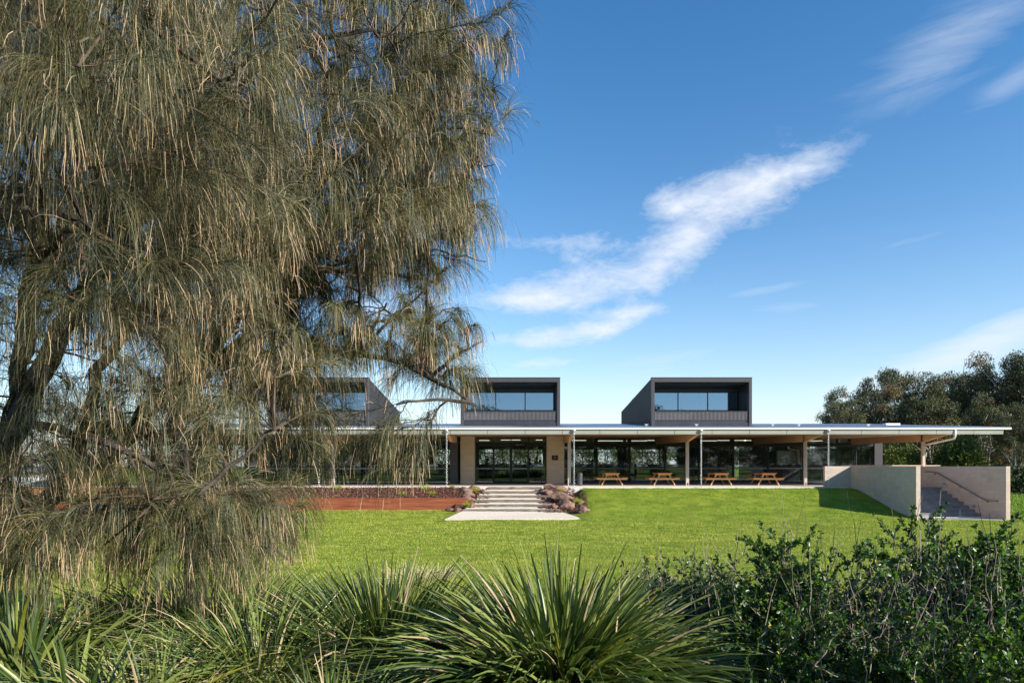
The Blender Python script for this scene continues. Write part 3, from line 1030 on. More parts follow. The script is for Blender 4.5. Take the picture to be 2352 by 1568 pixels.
# --- roof boxes
def roof_box(x0, x1):
    y0, y1 = 41.0, 52.4
    zt, zb = 6.43, rz(41) - 0.06
    t = 0.13
    bx = None
    mb = MB()
    # outer shell: side profiles as prisms (front tall, back low)
    for xa, xb in ((x0, x0 + t), (x1 - t, x1)):
        mb.hexa([(xa, y0 + .05, zb), (xa, y1, rz(y1) - .1), (xa, y1, 5.29), (xa, y0 + .05, zt - .02)][::-1],
                [(xb, y0 + .05, zb), (xb, y1, rz(y1) - .1), (xb, y1, 5.29), (xb, y0 + .05, zt - .02)][::-1])
    # standing ribs of the side cladding
    for xs_, s in ((x0, -1), (x1, 1)):
        y = y0 + 0.2
        while y < y1 - 0.1:
            ztop = zt - .02 + (5.29 - zt + .02) * (y - y0 - .05) / (y1 - y0 - .05)
            mb.box(min(xs_, xs_ + s * .028), max(xs_, xs_ + s * .028), y, y + .035, rz(y) - .05, ztop)
            y += 0.2
    # top sheet
    mb.hexa([(x0, y0 + .05, zt - .03), (x1, y0 + .05, zt - .03), (x1, y1, 5.28), (x0, y1, 5.28)],
            [(x0, y0 + .05, zt), (x1, y0 + .05, zt), (x1, y1, 5.31), (x0, y1, 5.31)])
    mb.box(x0 + .13, x1 - .13, y1 - .1, y1 - .02, 4.3, 5.28)
    bx = mb.build('roof_box', M['cladding'], B)
    # front rim
    mb = MB()
    mb.box(x0 - .01, x1 + .01, y0 - .03, y0 + .3, zt - .24, zt + .015)
    mb.box(x0 - .01, x0 + .17, y0 - .03, y0 + .3, zb, zt - .24)
    mb.box(x1 - .17, x1 + .01, y0 - .03, y0 + .3, zb, zt - .24)
    bevel(mb.build('rim', M['charcoal'], bx), 0.01)
    mb = MB()
    mb.box(x0 - .03, x1 + .03, y0 - .05, y0 + .2, zt + .017, zt + .045)
    mb.build('flashing', M['charcoal'], bx)
    # ribbed inner lining: ceiling and side walls of the recess
    mb = MB()
    yw = 43.0
    n = int((x1 - x0 - .34) / .1)
    for j in range(n):
        xa = x0 + .17 + (x1 - x0 - .34) * j / n
        mb.box(xa, xa + .07, y0 + .3, yw + .3, zt - .30 - .012, zt - .26)
    mb.hexa([(x0 + .135, y0 + .3, zt - .27), (x1 - .135, y0 + .3, zt - .27), (x1 - .135, yw + 6, zt - .9), (x0 + .135, yw + 6, zt - .9)],
            [(x0 + .135, y0 + .3, zt - .24), (x1 - .135, y0 + .3, zt - .24), (x1 - .135, yw + 6, zt - .85), (x0 + .135, yw + 6, zt - .85)])
    for xw, s in ((x0 + .135, 1), (x1 - .135, -1)):
        y = y0 + .32
        while y < yw:
            mb.box(min(xw, xw + s * .03), max(xw, xw + s * .03), y, y + .05, 3.9, zt - .32)
            y += .13
    mb.box(x0 + .14, x1 - .14, yw - .06, yw + .05, 5.82, zt - .26)
    mb.build('lining', M['cladding'], bx)
    # interior behind the glass
    mb = MB()
    mb.box(x0 + .14, x1 - .14, yw + 5.5, yw + 5.6, 3.6, 5.9)
    mb.box(x1 - .26, x1 - .16, yw + .1, yw + 5.4, 3.6, 5.7)
    mb.build('inner_wall', M['intwall'], bx)
    # window
    wx0, wx1 = x0 + .2, x1 - .2
    mb = MB()
    mb.box(wx0, wx1, yw, yw + .06, 4.60, 4.68)
    mb.box(wx0, wx1, yw, yw + .06, 5.76, 5.82)
    third = (wx1 - wx0) / 3
    for j in range(4):
        xc = wx0 + third * j
        mb.box(max(xc - .03, wx0), min(xc + .03, wx1), yw - .005, yw + .055, 4.68, 5.76)
    fr = mb.build('window_frame', M['frame'], bx)
    for j in range(3):
        mb = MB()
        mb.box(wx0 + third * j + .03, wx0 + third * (j + 1) - .03, yw + .02, yw + .026, 4.68, 5.76)
        mb.build('window_pane', M['skyglass'], bx)
    # deck and wall under the window
    mb = MB()
    mb.box(x0 + .14, x1 - .14, yw - .02, yw + .08, 3.6, 4.6)
    mb.box(x0 + .14, x1 - .14, y0 + .25, yw - .03, 3.7, 3.8)
    mb.build('deck', M['frame'], bx)
    # balustrade
    mb = MB()
    ns = 70
    for j in range(ns):
        xa = x0 + .2 + (x1 - x0 - .4) * (j + .3) / ns
        mb.box(xa, xa + .030, y0 + .04, y0 + .075, 3.93, 4.41)
    bl = mb.build('balustrade_slats', M['slat'], bx)
    mb = MB()
    mb.box(x0 + .17, x1 - .17, y0 + .02, y0 + .1, 4.41, 4.45)
    mb.box(x0 + .17, x1 - .17, y0 + .03, y0 + .09, 3.90, 3.93)
    bevel(mb.build('balustrade_rail', M['charcoal'], bx), .006)
    mb = MB()
    for j in range(3):
        xa, xb = x0 + .17 + (x1 - x0 - .34) * j / 3, x0 + .17 + (x1 - x0 - .34) * (j + 1) / 3
        for k in range(3):
            mb.box(xa + .004, xb - .004, y0 + .02, y0 + .06, zb + .09 * k, zb + .09 * k + .084)
    mb.box(x0 + .17, x1 - .17, y0 + .065, y0 + .09, zb, 3.9)
    mb.build('plinth', M['cladding'], bx)
    return bx


roof_box(8.39, 14.40)
roof_box(-3.08, 2.88)
roof_box(-14.62, -8.62)

# --- posts, beams
POSTX = [3.4 + 7 * k for k in range(-3, 4)]
for px in POSTX:
    if abs(px + 3.6) < 0.5:
        continue
    mb = MB()
    mb.box(px - .09, px - .035, 40.42, 40.58, 0, 3.0)
    mb.box(px - .034, px + .09, 40.44, 40.56, 0.16, 3.0)
    mb.box(px + .055, px + .088, 40.45, 40.55, 0, 0.159)
    mb.box(px - .1, px + .1, 40.4, 40.6, 0, 0.012)
    bevel(mb.build('post', M['post'], B), .004)
for px in POSTX:
    mb = MB()
    pr = [(37.78, 2.97), (40.3, 2.60), (49.4, 2.72), (49.4, 3.3), (37.78, 3.02)]
    mb.hexa([(px - .09, y, z) for y, z in pr], [(px + .09, y, z) for y, z in pr])
    mb.build('beam', M['beam'], B)

# --- entrance
for x0, x1, lab in ((-3.33, -2.41, 0), (2.25, 3.36, 1)):
    mb = MB()
    mb.box(x0, x1, 43.9, 50, 0.0, 3.2)
    bevel(mb.build('rammed_earth_wall', M['rammed'], B), .012)
mb = MB()
mb.box(-3.95, -3.47, 43.5, 44.4, 0, 3.2)
bevel(mb.build('steel_column', M['charcoal'], B), .01)


def bay(x0, x1, y, z0, z1, head, door=False, swing=False, par=None, strip=True, top=True, fw=.035):
    """one glazed bay: frame with panes below and above the head"""
    mb = MB()
    mb.box(x0, x0 + fw, y - .05, y + .05, z0, z1)
    mb.box(x1 - fw, x1, y - .05, y + .05, z0, z1)
    mb.box(x0 + fw, x1 - fw, y - .045, y + .045, z0, z0 + .06)
    mb.box(x0 + fw, x1 - fw, y - .045, y + .045, head, head + .26)
    if door:
        mb.box(x0 + fw, x0 + fw + .06, y - .03, y + .03, z0 + .06, head)
        mb.box(x1 - fw - .06, x1 - fw, y - .03, y + .03, z0 + .06, head)
        mb.box(x0 + fw, x1 - fw, y - .031, y + .031, z0 + .06, z0 + .17)
    f = mb.build('door' if door else 'window_bay', M['frame'], B)
    mb = MB()
    mb.box(x0 + fw, x1 - fw, y - .004, y + .004, z0 + .06, head)
    if top:
        mb.box(x0 + fw, x1 - fw, y - .004, y + .004, head + .26, z1)
    mb.build('glass_pane', M['glass'], f)
    if strip:
        mb = MB()
        mb.box(x0 + fw, x1 - fw, y - .008, y - .0055, .95, 1.03)
        mb.build('safety_strip', M['strip'], f)
    if door:
        mb = MB()
        hx = x1 - .12 if door == 'r' else x0 + .12
        mb.tube([(hx, y - .04, .85), (hx, y - .1, .85), (hx, y - .1, 1.3), (hx, y - .04, 1.3)], .014, 6)
        mb.build('handle', M['galv'], f)
    return f


ENT = [-2.41, -1.24, -.07, 1.10, 2.25]
bay(ENT[0], ENT[1], 45.0, 0, 3.2, 2.44)
bay(ENT[1], ENT[2], 45.0, 0, 3.2, 2.44, door='r')
bay(ENT[2], ENT[3], 45.0, 0, 3.2, 2.44, door='l')
bay(ENT[3], ENT[4], 45.0, 0, 3.2, 2.44)
mb = MB()
mb.box(ENT[1] - .1, ENT[3] + .1, 44.4, 44.94, 0.0, 0.012)
mb.build('door_mat_recess', M['frame'], B)

# right-hand glazing
RB = [3.5, 6.03, 8.44, 10.97, 13.4, 15.85, 18.4, 20.9, 23.35, 24.7, 26.0]
for i in range(len(RB) - 1):
    d_ = 'r' if i in (1,) else ('l' if i == 5 else False)
    bay(RB[i], RB[i + 1], 49.0, 0, 3.3, 2.56, door=d_, fw=.035 if i > 6 else .05)
for xm in RB[1:7]:
    mb = MB()
    mb.box(xm - .14, xm + .14, 49.06, 49.3, 0, 3.3)
    mb.build('mullion_column', M['frame'], B)
mb = MB()
mb.box(25.98, 26.55, 48.9, 49.3, 0, 3.3)
mb.build('end_column', M['charcoal'], B)
# end wall glazing
f = None
for k in range(4):
    ya, yb = 49.3 + 2.7 * k, 49.3 + 2.7 * (k + 1)
    mb = MB()
    mb.box(25.95, 26.03, ya, ya + .08, 0, 3.3)
    mb.box(25.95, 26.03, ya + .08, yb, 2.5, 2.7)
    f = mb.build('window_bay', M['frame'], B)
    mb = MB()
    mb.box(25.985, 25.993, ya + .08, yb, 0, 2.5)
    mb.build('glass_pane', M['glass'], f)
# left-hand glazing (mostly behind the tree)
x = -3.97
while x > -22.5:
    bay(x - 2.45, x, 44.4, 0, 3.2, 2.5)
    x -= 2.45
for xm in (-8.87, -13.77, -18.67, -23.4):
    mb = MB()
    mb.box(xm - .16, xm + .16, 44.46, 44.9, 0, 3.2)
    mb.build('mullion_column', M['frame'], B)

# interior shell
mb = MB()
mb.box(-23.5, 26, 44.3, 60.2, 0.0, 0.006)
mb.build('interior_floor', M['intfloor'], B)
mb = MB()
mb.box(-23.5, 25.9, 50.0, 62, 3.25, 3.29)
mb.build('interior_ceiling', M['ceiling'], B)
# back wall with a band of windows
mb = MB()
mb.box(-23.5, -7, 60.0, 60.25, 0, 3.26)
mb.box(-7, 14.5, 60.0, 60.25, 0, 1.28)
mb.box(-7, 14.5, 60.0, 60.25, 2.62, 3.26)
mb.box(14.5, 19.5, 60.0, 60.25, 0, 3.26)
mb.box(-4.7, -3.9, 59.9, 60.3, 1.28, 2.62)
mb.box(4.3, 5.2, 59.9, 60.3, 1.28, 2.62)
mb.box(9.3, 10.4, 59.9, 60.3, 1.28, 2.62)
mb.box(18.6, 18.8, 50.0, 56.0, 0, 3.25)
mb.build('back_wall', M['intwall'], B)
bxs = np.linspace(-7, 14.5, 15)
for a, b in zip(bxs[:-1], bxs[1:]):
    mb = MB()
    mb.box(a, a + .07, 60.05, 60.2, 1.28, 2.62)
    mb.box(a + .07, b, 60.06, 60.19, 2.30, 2.36)
    mb.box(a + .07, b, 60.06, 60.19, 1.28, 1.33)
    mb.build('back_window_frame', M['frame'], B)
mb = MB()
mb.box(-6, 4.2, 57.2, 57.9, 0, 0.98)
mb.box(-6.1, 4.3, 57.1, 58.0, 0.98, 1.03)
bevel(mb.build('counter', M['darkply'], B), .01)
# sunlit framed panel on the interior wall, pale posts near the east end
wp = empty('framed_board', (21.7, 54, 1.3), 'large pale framed pinboard inside, between the fourth picnic table and last post', 'board')
mb = MB()
mb.box(21.0, 22.45, 54.0, 54.1, 1.36, 2.30)
mb.build('panel', M['white'], wp)
mb = MB()
mb.box(20.92, 21.0, 53.9, 54.1, 1.29, 2.38)
mb.box(22.45, 22.62, 53.7, 54.1, 1.29, 2.38)
mb.box(21.0, 22.45, 53.9, 54.1, 2.30, 2.38)
mb.box(21.0, 22.45, 53.9, 54.1, 1.29, 1.36)
mb.build('frame', M['cream'], wp)
mb = MB()
mb.box(20.3, 23.2, 54.11, 54.25, 0.006, 3.24)
mb.build('partition', M['darkply'], wp)
for xx, lab in ((at(1930, 0, 56)[0], 'cream timber post inside the east glazing, nearer the rain chain'), (at(1976, 0, 56)[0], 'cream timber post inside the east glazing, nearer the corner column')):
    mb = MB()
    mb.box(xx - .12, xx + .12, 55.9, 56.1, 0.006, 2.9)
    mb.box(xx - .16, xx + .16, 55.86, 56.14, 0.006, 0.1)
    tag(mb.build('timber_post', M['cream']), lab, 'post', 'cream posts inside the east end')

# strip lights (lit)
LT = [(1100, 1011, 52, 1.6, 'first lit strip lamp, left half of the entrance glazing'),
      (1173, 1010, 52, 1.5, 'lit strip lamp above the middle of the entrance doors'),
      (1252, 1010, 52, 1.4, 'lit strip lamp at the right edge of the entrance glazing'),
      (1330, 1011, 53, 1.1, 'short lit strip lamp just right of the first post'),
      (1398, 1012, 53, 2.2, 'lit strip lamp above the first picnic table'),
      (1462, 1012, 53, 1.6, 'lit strip lamp between first and second picnic tables'),
      (1510, 1011, 53, 1.9, 'lit strip lamp above the second picnic table'),
      (1625, 1012, 53, 1.4, 'lit strip lamp just left of the tapered beam above the second table'),
      (1625 + 55, 1011, 53, 2.2, 'lit strip lamp above the third picnic table'),
      (1742, 1011, 53, 2.2, 'lit strip lamp above the gap of the third and fourth tables'),
      (1800, 1012, 53, 2.0, 'lit strip lamp above the framed pinboard'),
      (1868, 1012, 53, 1.4, 'lit strip lamp left of the last rain chain'),
      (1925, 1009, 54, 1.6, 'lit strip lamp right of the last rain chain')]
for px, py, D, w, lab in LT:
    x, y, z = at(px, py, D)
    lt = empty('strip_light', (x, y, z), lab, 'ceiling light', 'strip lights inside the pavilion')
    mb = MB()
    mb.box(x - w / 2, x + w / 2, y - .03, y + .03, z - .02, z + .02)
    mb.build('lamp', M['lamp'], lt)
    mb = MB()
    mb.box(x - w / 2 - .02, x + w / 2 + .02, y - .035, y + .035, z + .022, z + .07)
    for s in (-.4, .4):
        mb.tube([(x + s * w, y, z + .07), (x + s * w, y, 3.25)], .006, 4)
    mb.build('housing', M['galv'], lt)

# plaque and sign
pl = empty('plaque', (2.76, 43.88, 1.7), 'small dark bronze plaque on the right rammed earth wall', 'plaque')
mb = MB()
mb.box(2.56, 2.96, 43.865, 43.897, 1.54, 1.85)
bevel(mb.build('plate', M['bronze'], pl), .006)
mb = MB()
mb.box(2.735, 2.785, 43.858, 43.864, 1.79, 1.83)
for k, (w, z) in enumerate(((.24, 1.705), (.12, 1.74), (.10, 1.66), (.05, 1.645))):
    mb.box(2.755 - w / 2, 2.755 + w / 2, 43.858, 43.864, z - .009, z + .009)
mb.box(2.595, 2.65, 43.858, 43.864, 1.565, 1.59)
mb.build('lettering', M['gold'], pl)
sg = empty('door_sign', (.45, 44.9, 2.6), 'small dark sign with grey letters above the entrance doors', 'sign')
mb = MB()
mb.box(-.12, .98, 44.90, 44.935, 2.46, 2.66)
mb.build('panel', M['bronze'], sg)
fc = bpy.data.curves.new('lettering', 'FONT')
fc.body = 'ACNIC'
fc.size = 0.19
fc.extrude = 0.003
fc.align_x = 'CENTER'
tmp = bpy.data.objects.new('tmp_text', fc)
COL.objects.link(tmp)
bpy.context.view_layer.update()
me = bpy.data.meshes.new_from_object(tmp.evaluated_get(bpy.context.evaluated_depsgraph_get()))
bpy.data.objects.remove(tmp)
me.transform(Matrix.Translation((.55, 44.896, 2.495)) @ Matrix.Rotation(math.pi / 2, 4, 'X'))
me.materials.clear()
me.materials.append(M['signgrey'])
link_mesh('lettering', me, sg)

# downpipe at the east end
mb = MB()
mb.tube([(24.4, 37.58, 3.16), (24.4, 37.6, 2.78), (24.45, 37.75, 2.68), (24.72, 40.9, 2.42), (24.74, 41.0, 2.3), (24.74, 41.0, 0.0)], .06, 12)
mb.build('downpipe', M['gutter'], B, smooth=True)

# rain chains
cm = MB()
ztop, zbot = 2.98, -0.01
nl = 36
hgt = (ztop - zbot) / nl
for k in range(nl):
    zc = ztop - hgt * (k + .5)
    pts = []
    for j in range(9):
        a = 2 * math.pi * j / 8
        u, v = 0.038 * math.cos(a), (hgt * .68) * math.sin(a)
        pts.append((u, 0, zc + v) if k % 2 else (0, u, zc + v))
    cm.tube(pts, .011, 5, cap=False)
chain_root = empty('rain_chain', (0, 0, 0))
cm.build('chain', M['galv'], chain_root, smooth=True)
c2 = MB()
c2.tube([(0, 0, 3.15), (0, 0, 3.07), (0, 0, 3.05), (0, 0, 2.96)], [.1, .09, .05, .03], 10)
c2.build('outlet', M['galv'], chain_root, smooth=True)
labs = {3.4: 'rain chain hanging beside the grey bin right of the entrance', 10.4: 'rain chain hanging between the second and third picnic tables',
        17.4: 'rain chain hanging behind the left end of the block wall', -3.6: 'rain chain hanging left of the entrance, just clear of the tree',
        -10.6: 'rain chain glimpsed through the hanging tree foliage', -17.6: 'rain chain farthest left, deep behind the tree'}
first = True
for xx, lab in labs.items():
    o = chain_root if first else copy_tree(chain_root)
    first = False
    o.location = (xx, 37.54, 0)
    tag(o, lab, 'rain chain', 'rain chains hanging from the gutter')

# bin
bn = empty('litter_bin', (4.0, 40.2, 0), 'round dark grey litter bin beside the rain chain and first post', 'bin')
mb = MB()
mb.tube([(4.0, 40.2, 0.03), (4.0, 40.2, 0.74)], .15, 24)
bevel(mb.build('body', M['bin'], bn, smooth=False), .01)
mb = MB()
mb.tube([(4.0, 40.2, 0.745), (4.0, 40.2, 0.79), (4.0, 40.2, 0.815)], [.15, .14, .08], 24)
mb.build('lid', M['bin'], bn, smooth=True)
mb = MB()
mb.tube([(4.0, 40.2, 0.0), (4.0, 40.2, 0.03)], .12, 20)
mb.build('foot', M['frame'], bn)
mb = MB()
mb.box(4.1, 4.13, 40.05, 40.07, .6, .66)
mb.build('lock', M['galv'], bn)

# picnic tables
pt = empty('picnic_table', (0, 0, 0))
mb = MB()
for k in range(6):
    xa = -.375 + k * .127
    mb.box(xa, xa + .118, -.9, .9, .71, .75)
bevel(mb.build('tabletop', M['pinetop'], pt), .004)
for s in (-1, 1):
    mb = MB()
    for k in range(2):
        xa = s * .68 - .135 + k * .14
        mb.box(xa, xa + .13, -.9, .9, .43, .47)
    bevel(mb.build('bench', M['pinetop'], pt), .004)
for y in (-.68, .68):
    for s in (-1, 1):
        mb = MB()
        mb.bar((s * .22, y, .70), (s * .56, y, .0), .045, .095, up=(0, 1, 0))
        bevel(mb.build('leg', M['pine'], pt), .004)
    mb = MB()
    mb.bar((-.80, y - .046, .385), (.80, y - .046, .385), .045, .09)
    bevel(mb.build('crossbar', M['pine'], pt), .004)
    mb = MB()
    mb.bar((-.36, y - .046, .665), (.36, y - .046, .665), .045, .085)
    mb.bar((0, y * .95, .40), (0, y * .25, .70), .09, .045)
    bevel(mb.build('brace', M['pine'], pt), .004)
for i, (xx, rzr, lab) in enumerate([(5.98, .01, 'orange timber picnic table nearest the litter bin'),
                                    (9.12, -.01, 'orange timber picnic table second from the litter bin, left of the rain chain'),
                                    (12.5, .015, 'orange timber picnic table right of the middle rain chain'),
                                    (15.35, -.02, 'orange timber picnic table nearest the block wall and last post')]):
    o = pt if i == 0 else copy_tree(pt)
    o.location = (xx, 41.5, 0)
    o.scale = (1.13, 1.0, 1.0)
    o.rotation_euler.z = rzr
    tag(o, lab, 'picnic table', 'picnic tables along the patio')

# interior furniture
ch = empty('cafe_chair', (0, 0, 0))
mb = MB()
mb.box(-.2, .2, -.2, .2, .43, .46)
bevel(mb.build('seat', M['white'], ch), .01)
mb = MB()
for z in (.58, .70, .82):
    mb.box(-.2, .2, .19, .215, z, z + .07)
mb.build('backrest', M['white'], ch)
for sx_, sy_ in ((-1, -1), (1, -1), (-1, 1), (1, 1)):
    mb = MB()
    mb.tube([(sx_ * .18, sy_ * .18, .43), (sx_ * .21, sy_ * .21, 0.006)], .013, 6)
    if sy_ > 0:
        mb.tube([(sx_ * .19, .2, .46), (sx_ * .19, .22, .9)], .013, 6)
    mb.build('leg', M['galv'], ch)
tb = empty('cafe_table', (0, 0, 0))
mb = MB()
mb.tube([(0, 0, .72), (0, 0, .75)], .45, 20)
mb.build('tabletop', M['darkply'], tb)
mb = MB()
mb.tube([(0, 0, .02), (0, 0, .72)], .04, 8)
mb.build('pedestal', M['frame'], tb)
mb = MB()
mb.tube([(0, 0, .0065), (0, 0, .03)], .28, 16)
mb.build('base', M['frame'], tb)
for i, (px, D, a, lab) in enumerate([(1822, 50.6, .3, 'white slatted chair inside beside the fourth picnic table'),
                                     (1806, 51.5, 2.6, 'white chair inside, just left of the slatted one by the fourth picnic table'),
                                     (1843, 52.5, 1.2, 'white chair inside, directly left of the last post'),
                                     (1895, 50.8, 2.0, 'white chair inside at the cream cabinet'),
                                     (1033, 46.5, 3.6, 'white chair behind the glass beside the dark entrance column')]):
    o = ch if i == 0 else copy_tree(ch)
    o.location = (at(px, 0, D)[0], D, 0.006)
    o.rotation_euler.z = a
    tag(o, lab, 'chair', 'chairs inside the pavilion')
for i, (px, D, lab) in enumerate([(1860, 51.8, 'dark round cafe table inside, left of the last post'),
                                  (1640, 52.5, 'dark round cafe table inside behind the third picnic table'),
                                  (1500, 53.0, 'dark round cafe table inside behind the second picnic table'),
                                  (1345, 52.0, 'dark round cafe table inside behind the litter bin')]):
    o = tb if i == 0 else copy_tree(tb)
    o.location = (at(px, 0, D)[0], D, 0)
    tag(o, lab, 'table', 'cafe tables inside the pavilion')
cb = empty('cabinet', (at(1940 / 1, 0, 51)[0], 52, 0), 'cream cabinet on thin legs inside, behind the last rain chain', 'cabinet')
cxx = at(1881, 0, 51)[0]
mb = MB()
mb.box(cxx - .6, cxx + .45, 51.0, 51.5, .72, 1.55)
bevel(mb.build('body', M['cream'], cb), .008)
for s, t in ((-.5, .05), (.35, .05), (-.5, .45), (.35, .45)):
    mb = MB()
    mb.box(cxx + s, cxx + s + .04, 51 + t - .02, 51 + t + .02, 0.006, .72)
    mb.build('leg', M['galv'], cb)
mb = MB()
mb.box(cxx - .08, cxx - .05, 50.985, 50.998, 1.0, 1.2)
mb.build('handle', M['galv'], cb)


# people behind the glass
def person(px, D, facing, h, shirt, lab, lean=0.0, arm=0.3, sit=False):
    """skinned continuous body; zones of the surface take skin, top and trouser materials"""
    s = h / 1.75
    bm = bmesh.new()
    J = {}

    def v(n, x, y, z):
        J[n] = bm.verts.new((x * s, y * s, z * s))
    ly = lean
    v('pelvis', 0, 0, .95)
    v('waist', 0, .02 + ly * .2, 1.10)
    v('chest', 0, .03 + ly * .6, 1.32)
    v('neck', 0, .04 + ly, 1.49)
    v('head', 0, .07 + ly * 1.1, 1.62)
    v('crown', 0, .06 + ly * 1.1, 1.72)
    for sd, k in (('l', -1), ('r', 1)):
        v('sh' + sd, k * .18, .02 + ly * .85, 1.42)
        v('el' + sd, k * .25, .04 + arm * .25 + ly, 1.14)
        v('wr' + sd, k * .20, .10 + arm * .8 + ly, 1.00 + arm * .25)
        v('ha' + sd, k * .18, .16 + arm * .95 + ly, .97 + arm * .28)
        v('hip' + sd, k * .09, 0, .90)
        if sit:
            v('kn' + sd, k * .12, .42, .86)
            v('an' + sd, k * .12, .40, .44)
            v('to' + sd, k * .12, .55, .40)
        else:
            v('kn' + sd, k * .11, .03 * k, .50)
            v('an' + sd, k * .11, -.02 + .03 * k, .09)
            v('to' + sd, k * .13, .14 + .03 * k, .04)
    E = [('pelvis', 'waist'), ('waist', 'chest'), ('chest', 'neck'), ('neck', 'head'), ('head', 'crown')]
    for sd in 'lr':
        E += [('chest', 'sh' + sd), ('sh' + sd, 'el' + sd), ('el' + sd, 'wr' + sd), ('wr' + sd, 'ha' + sd),
              ('pelvis', 'hip' + sd), ('hip' + sd, 'kn' + sd), ('kn' + sd, 'an' + sd), ('an' + sd, 'to' + sd)]
    for a, b in E:
        bm.edges.new((J[a], J[b]))
    R = dict(pelvis=(.15, .11), waist=(.135, .10), chest=(.165, .115), neck=(.055, .055), head=(.085, .10), crown=(.07, .08))
    for sd in 'lr':
        R.update({'sh' + sd: (.065, .065), 'el' + sd: (.042, .042), 'wr' + sd: (.03, .03), 'ha' + sd: (.035, .025),
                  'hip' + sd: (.095, .095), 'kn' + sd: (.06, .06), 'an' + sd: (.042, .042), 'to' + sd: (.04, .035)})
    bm.verts.ensure_lookup_table()
    names = list(J)
    me = bpy.data.meshes.new('body')
    bm.to_mesh(me)
    bm.free()
    ob = bpy.data.objects.new('tmp_person', me)
    COL.objects.link(ob)
    ob.modifiers.new('skin', 'SKIN')
    for i, n in enumerate(names):
        sv = me.skin_vertices[0].data[i]
        sv.radius = (R[n][0] * s, R[n][1] * s)
        sv.use_root = n == 'pelvis'
    sb = ob.modifiers.new('sub', 'SUBSURF')
    sb.levels = sb.render_levels = 2
    bpy.context.view_layer.update()
    me2 = bpy.data.meshes.new_from_object(ob.evaluated_get(bpy.context.evaluated_depsgraph_get()))
    bpy.data.objects.remove(ob)
    me2.materials.clear()
    for m_ in (M['skin'], shirt, M['trouser'], M['hair']):
        me2.materials.append(m_)
    for p in me2.polygons:
        c = p.center / s
        p.use_smooth = True
        if c.z > 1.47:
            p.material_index = 0
        elif c.z > .93 and not (abs(c.x) > .15 and c.y > .1 + ly + arm * .55 and c.z < 1.3):
            p.material_index = 1
        elif c.z > .93 or (abs(c.x) > .15 and c.z > .85):
            p.material_index = 0
        else:
            p.material_index = 2
    x = at(px, 0, D)[0]
    root = empty('person', (x, D, 0.006), lab, 'person', 'people inside the pavilion')
    body = bpy.data.objects.new('body', me2)
    COL.objects.link(body)
    body.parent = root
    bm = bmesh.new()
    bmesh.ops.create_icosphere(bm, subdivisions=3, radius=1)
    for vv in bm.verts:
        cc = vv.co
        f = 1 + .05 * mnoise.noise(cc * 4)
        vv.co = Vector((cc.x * .098 * f, cc.y * .115 * f - .015, (cc.z * .105 if cc.z > -.2 or cc.y > .1 else -.021 + (cc.z + .2) * .08) * f + .015))
    dl = [vv for vv in bm.verts if vv.co.y > .075 and vv.co.z < .055]
    bmesh.ops.delete(bm, geom=dl, context='VERTS')
    hm = bpy.data.meshes.new('hair')
    bm.to_mesh(hm)
    bm.free()
    hm.transform(Matrix.Scale(s, 4) @ Matrix.Translation((0, .065 + ly * 1.1, 1.66)))
    hm.materials.append(M['hair'])
    hr = bpy.data.objects.new('hair', hm)
    COL.objects.link(hr)
    hr.parent = root
    root.rotation_euler.z = facing
    return root


person(1122, 47, 1.2, 1.66, M['shirtblue'], 'person in a grey top seen through the left entrance pane', .05)
person(1158, 48.5, 3.1, 1.62, M['shirtdark'], 'person in dark clothes behind the left of the two entrance doors', .1)
person(1178, 48.8, 3.3, 1.60, M['shirtdark'], 'dark figure close to the middle of the entrance doors', .1)
person(1228, 46.2, -1.2, 1.76, M['shirtwhite'], 'person in a white shirt behind the right entrance pane', .1, .5)
person(1213, 47.6, -1.0, 1.70, M['shirtdark'], 'dark dressed person just left of the white shirt', .05)
person(1246, 46.6, 1.8, 1.60, M['shirtdark'], 'dark haired person in black just right of the white shirt', .12)
person(1436, 50, 1.0, 1.68, M['shirtdark'], 'person in black standing at the open sliding door', .05)
person(1366, 50.4, 2.2, 1.62, M['shirtdark'], 'dark figure behind the glass between bin and first picnic table', .2)
person(1535, 50.2, 1.5, 1.72, M['shirtdark'], 'person in dark top behind the second picnic table', .15, .6)
person(1657, 49.9, 1.4, 1.78, M['shirtblue'], 'person in a pale grey shirt behind the third picnic table', .08, .6)
person(1895, 50.3, 0.2, 1.66, M['shirtred'], 'person in a red top behind the glass near the last rain chain', .05)

# ------------------------------------------------------------------ block walls and concrete stair
XB0, XB1 = 18.70, 18.91
mb = MB()
mb.box(17.28, XB1 - .004, 37.72, 37.92, -1.5, 1.14)
mb.box(XB0, XB1, 31.6, 37.72, -1.7, 1.14)
o = bevel(mb.build('stair_wall', M['block']), .008)
tag(o, 'L shaped pale block wall on the left of the concrete stair, shading the lawn', 'wall', 'block walls of the stair')
mb = MB()
mb.box(23.15, 23.36, 32.0, 41.5, -1.7, 1.14)
o = bevel(mb.build('stair_wall', M['block']), .008)
tag(o, 'straight pale block wall with a handrail, right of the concrete stair', 'wall', 'block walls of the stair')
mb = MB()
mb.box(20.6, 26.3, 42.0, 42.2, 0.0, 1.17)
mb.box(20.55, 26.35, 41.97, 42.23, 1.17, 1.215)
tag(bevel(mb.build('parapet_wall', M['block']), .006), 'low block parapet on the patio behind the stair', 'wall')
st = MB()
n = 8
pr_top = []
y = 33.7
z = -1.34
pts = [(33.7, -1.7)]
for k in range(n):
    pts.append((y + .44 * k, z + .1675 * k))
    pts.append((y + .44 * k, z + .1675 * (k + 1)))
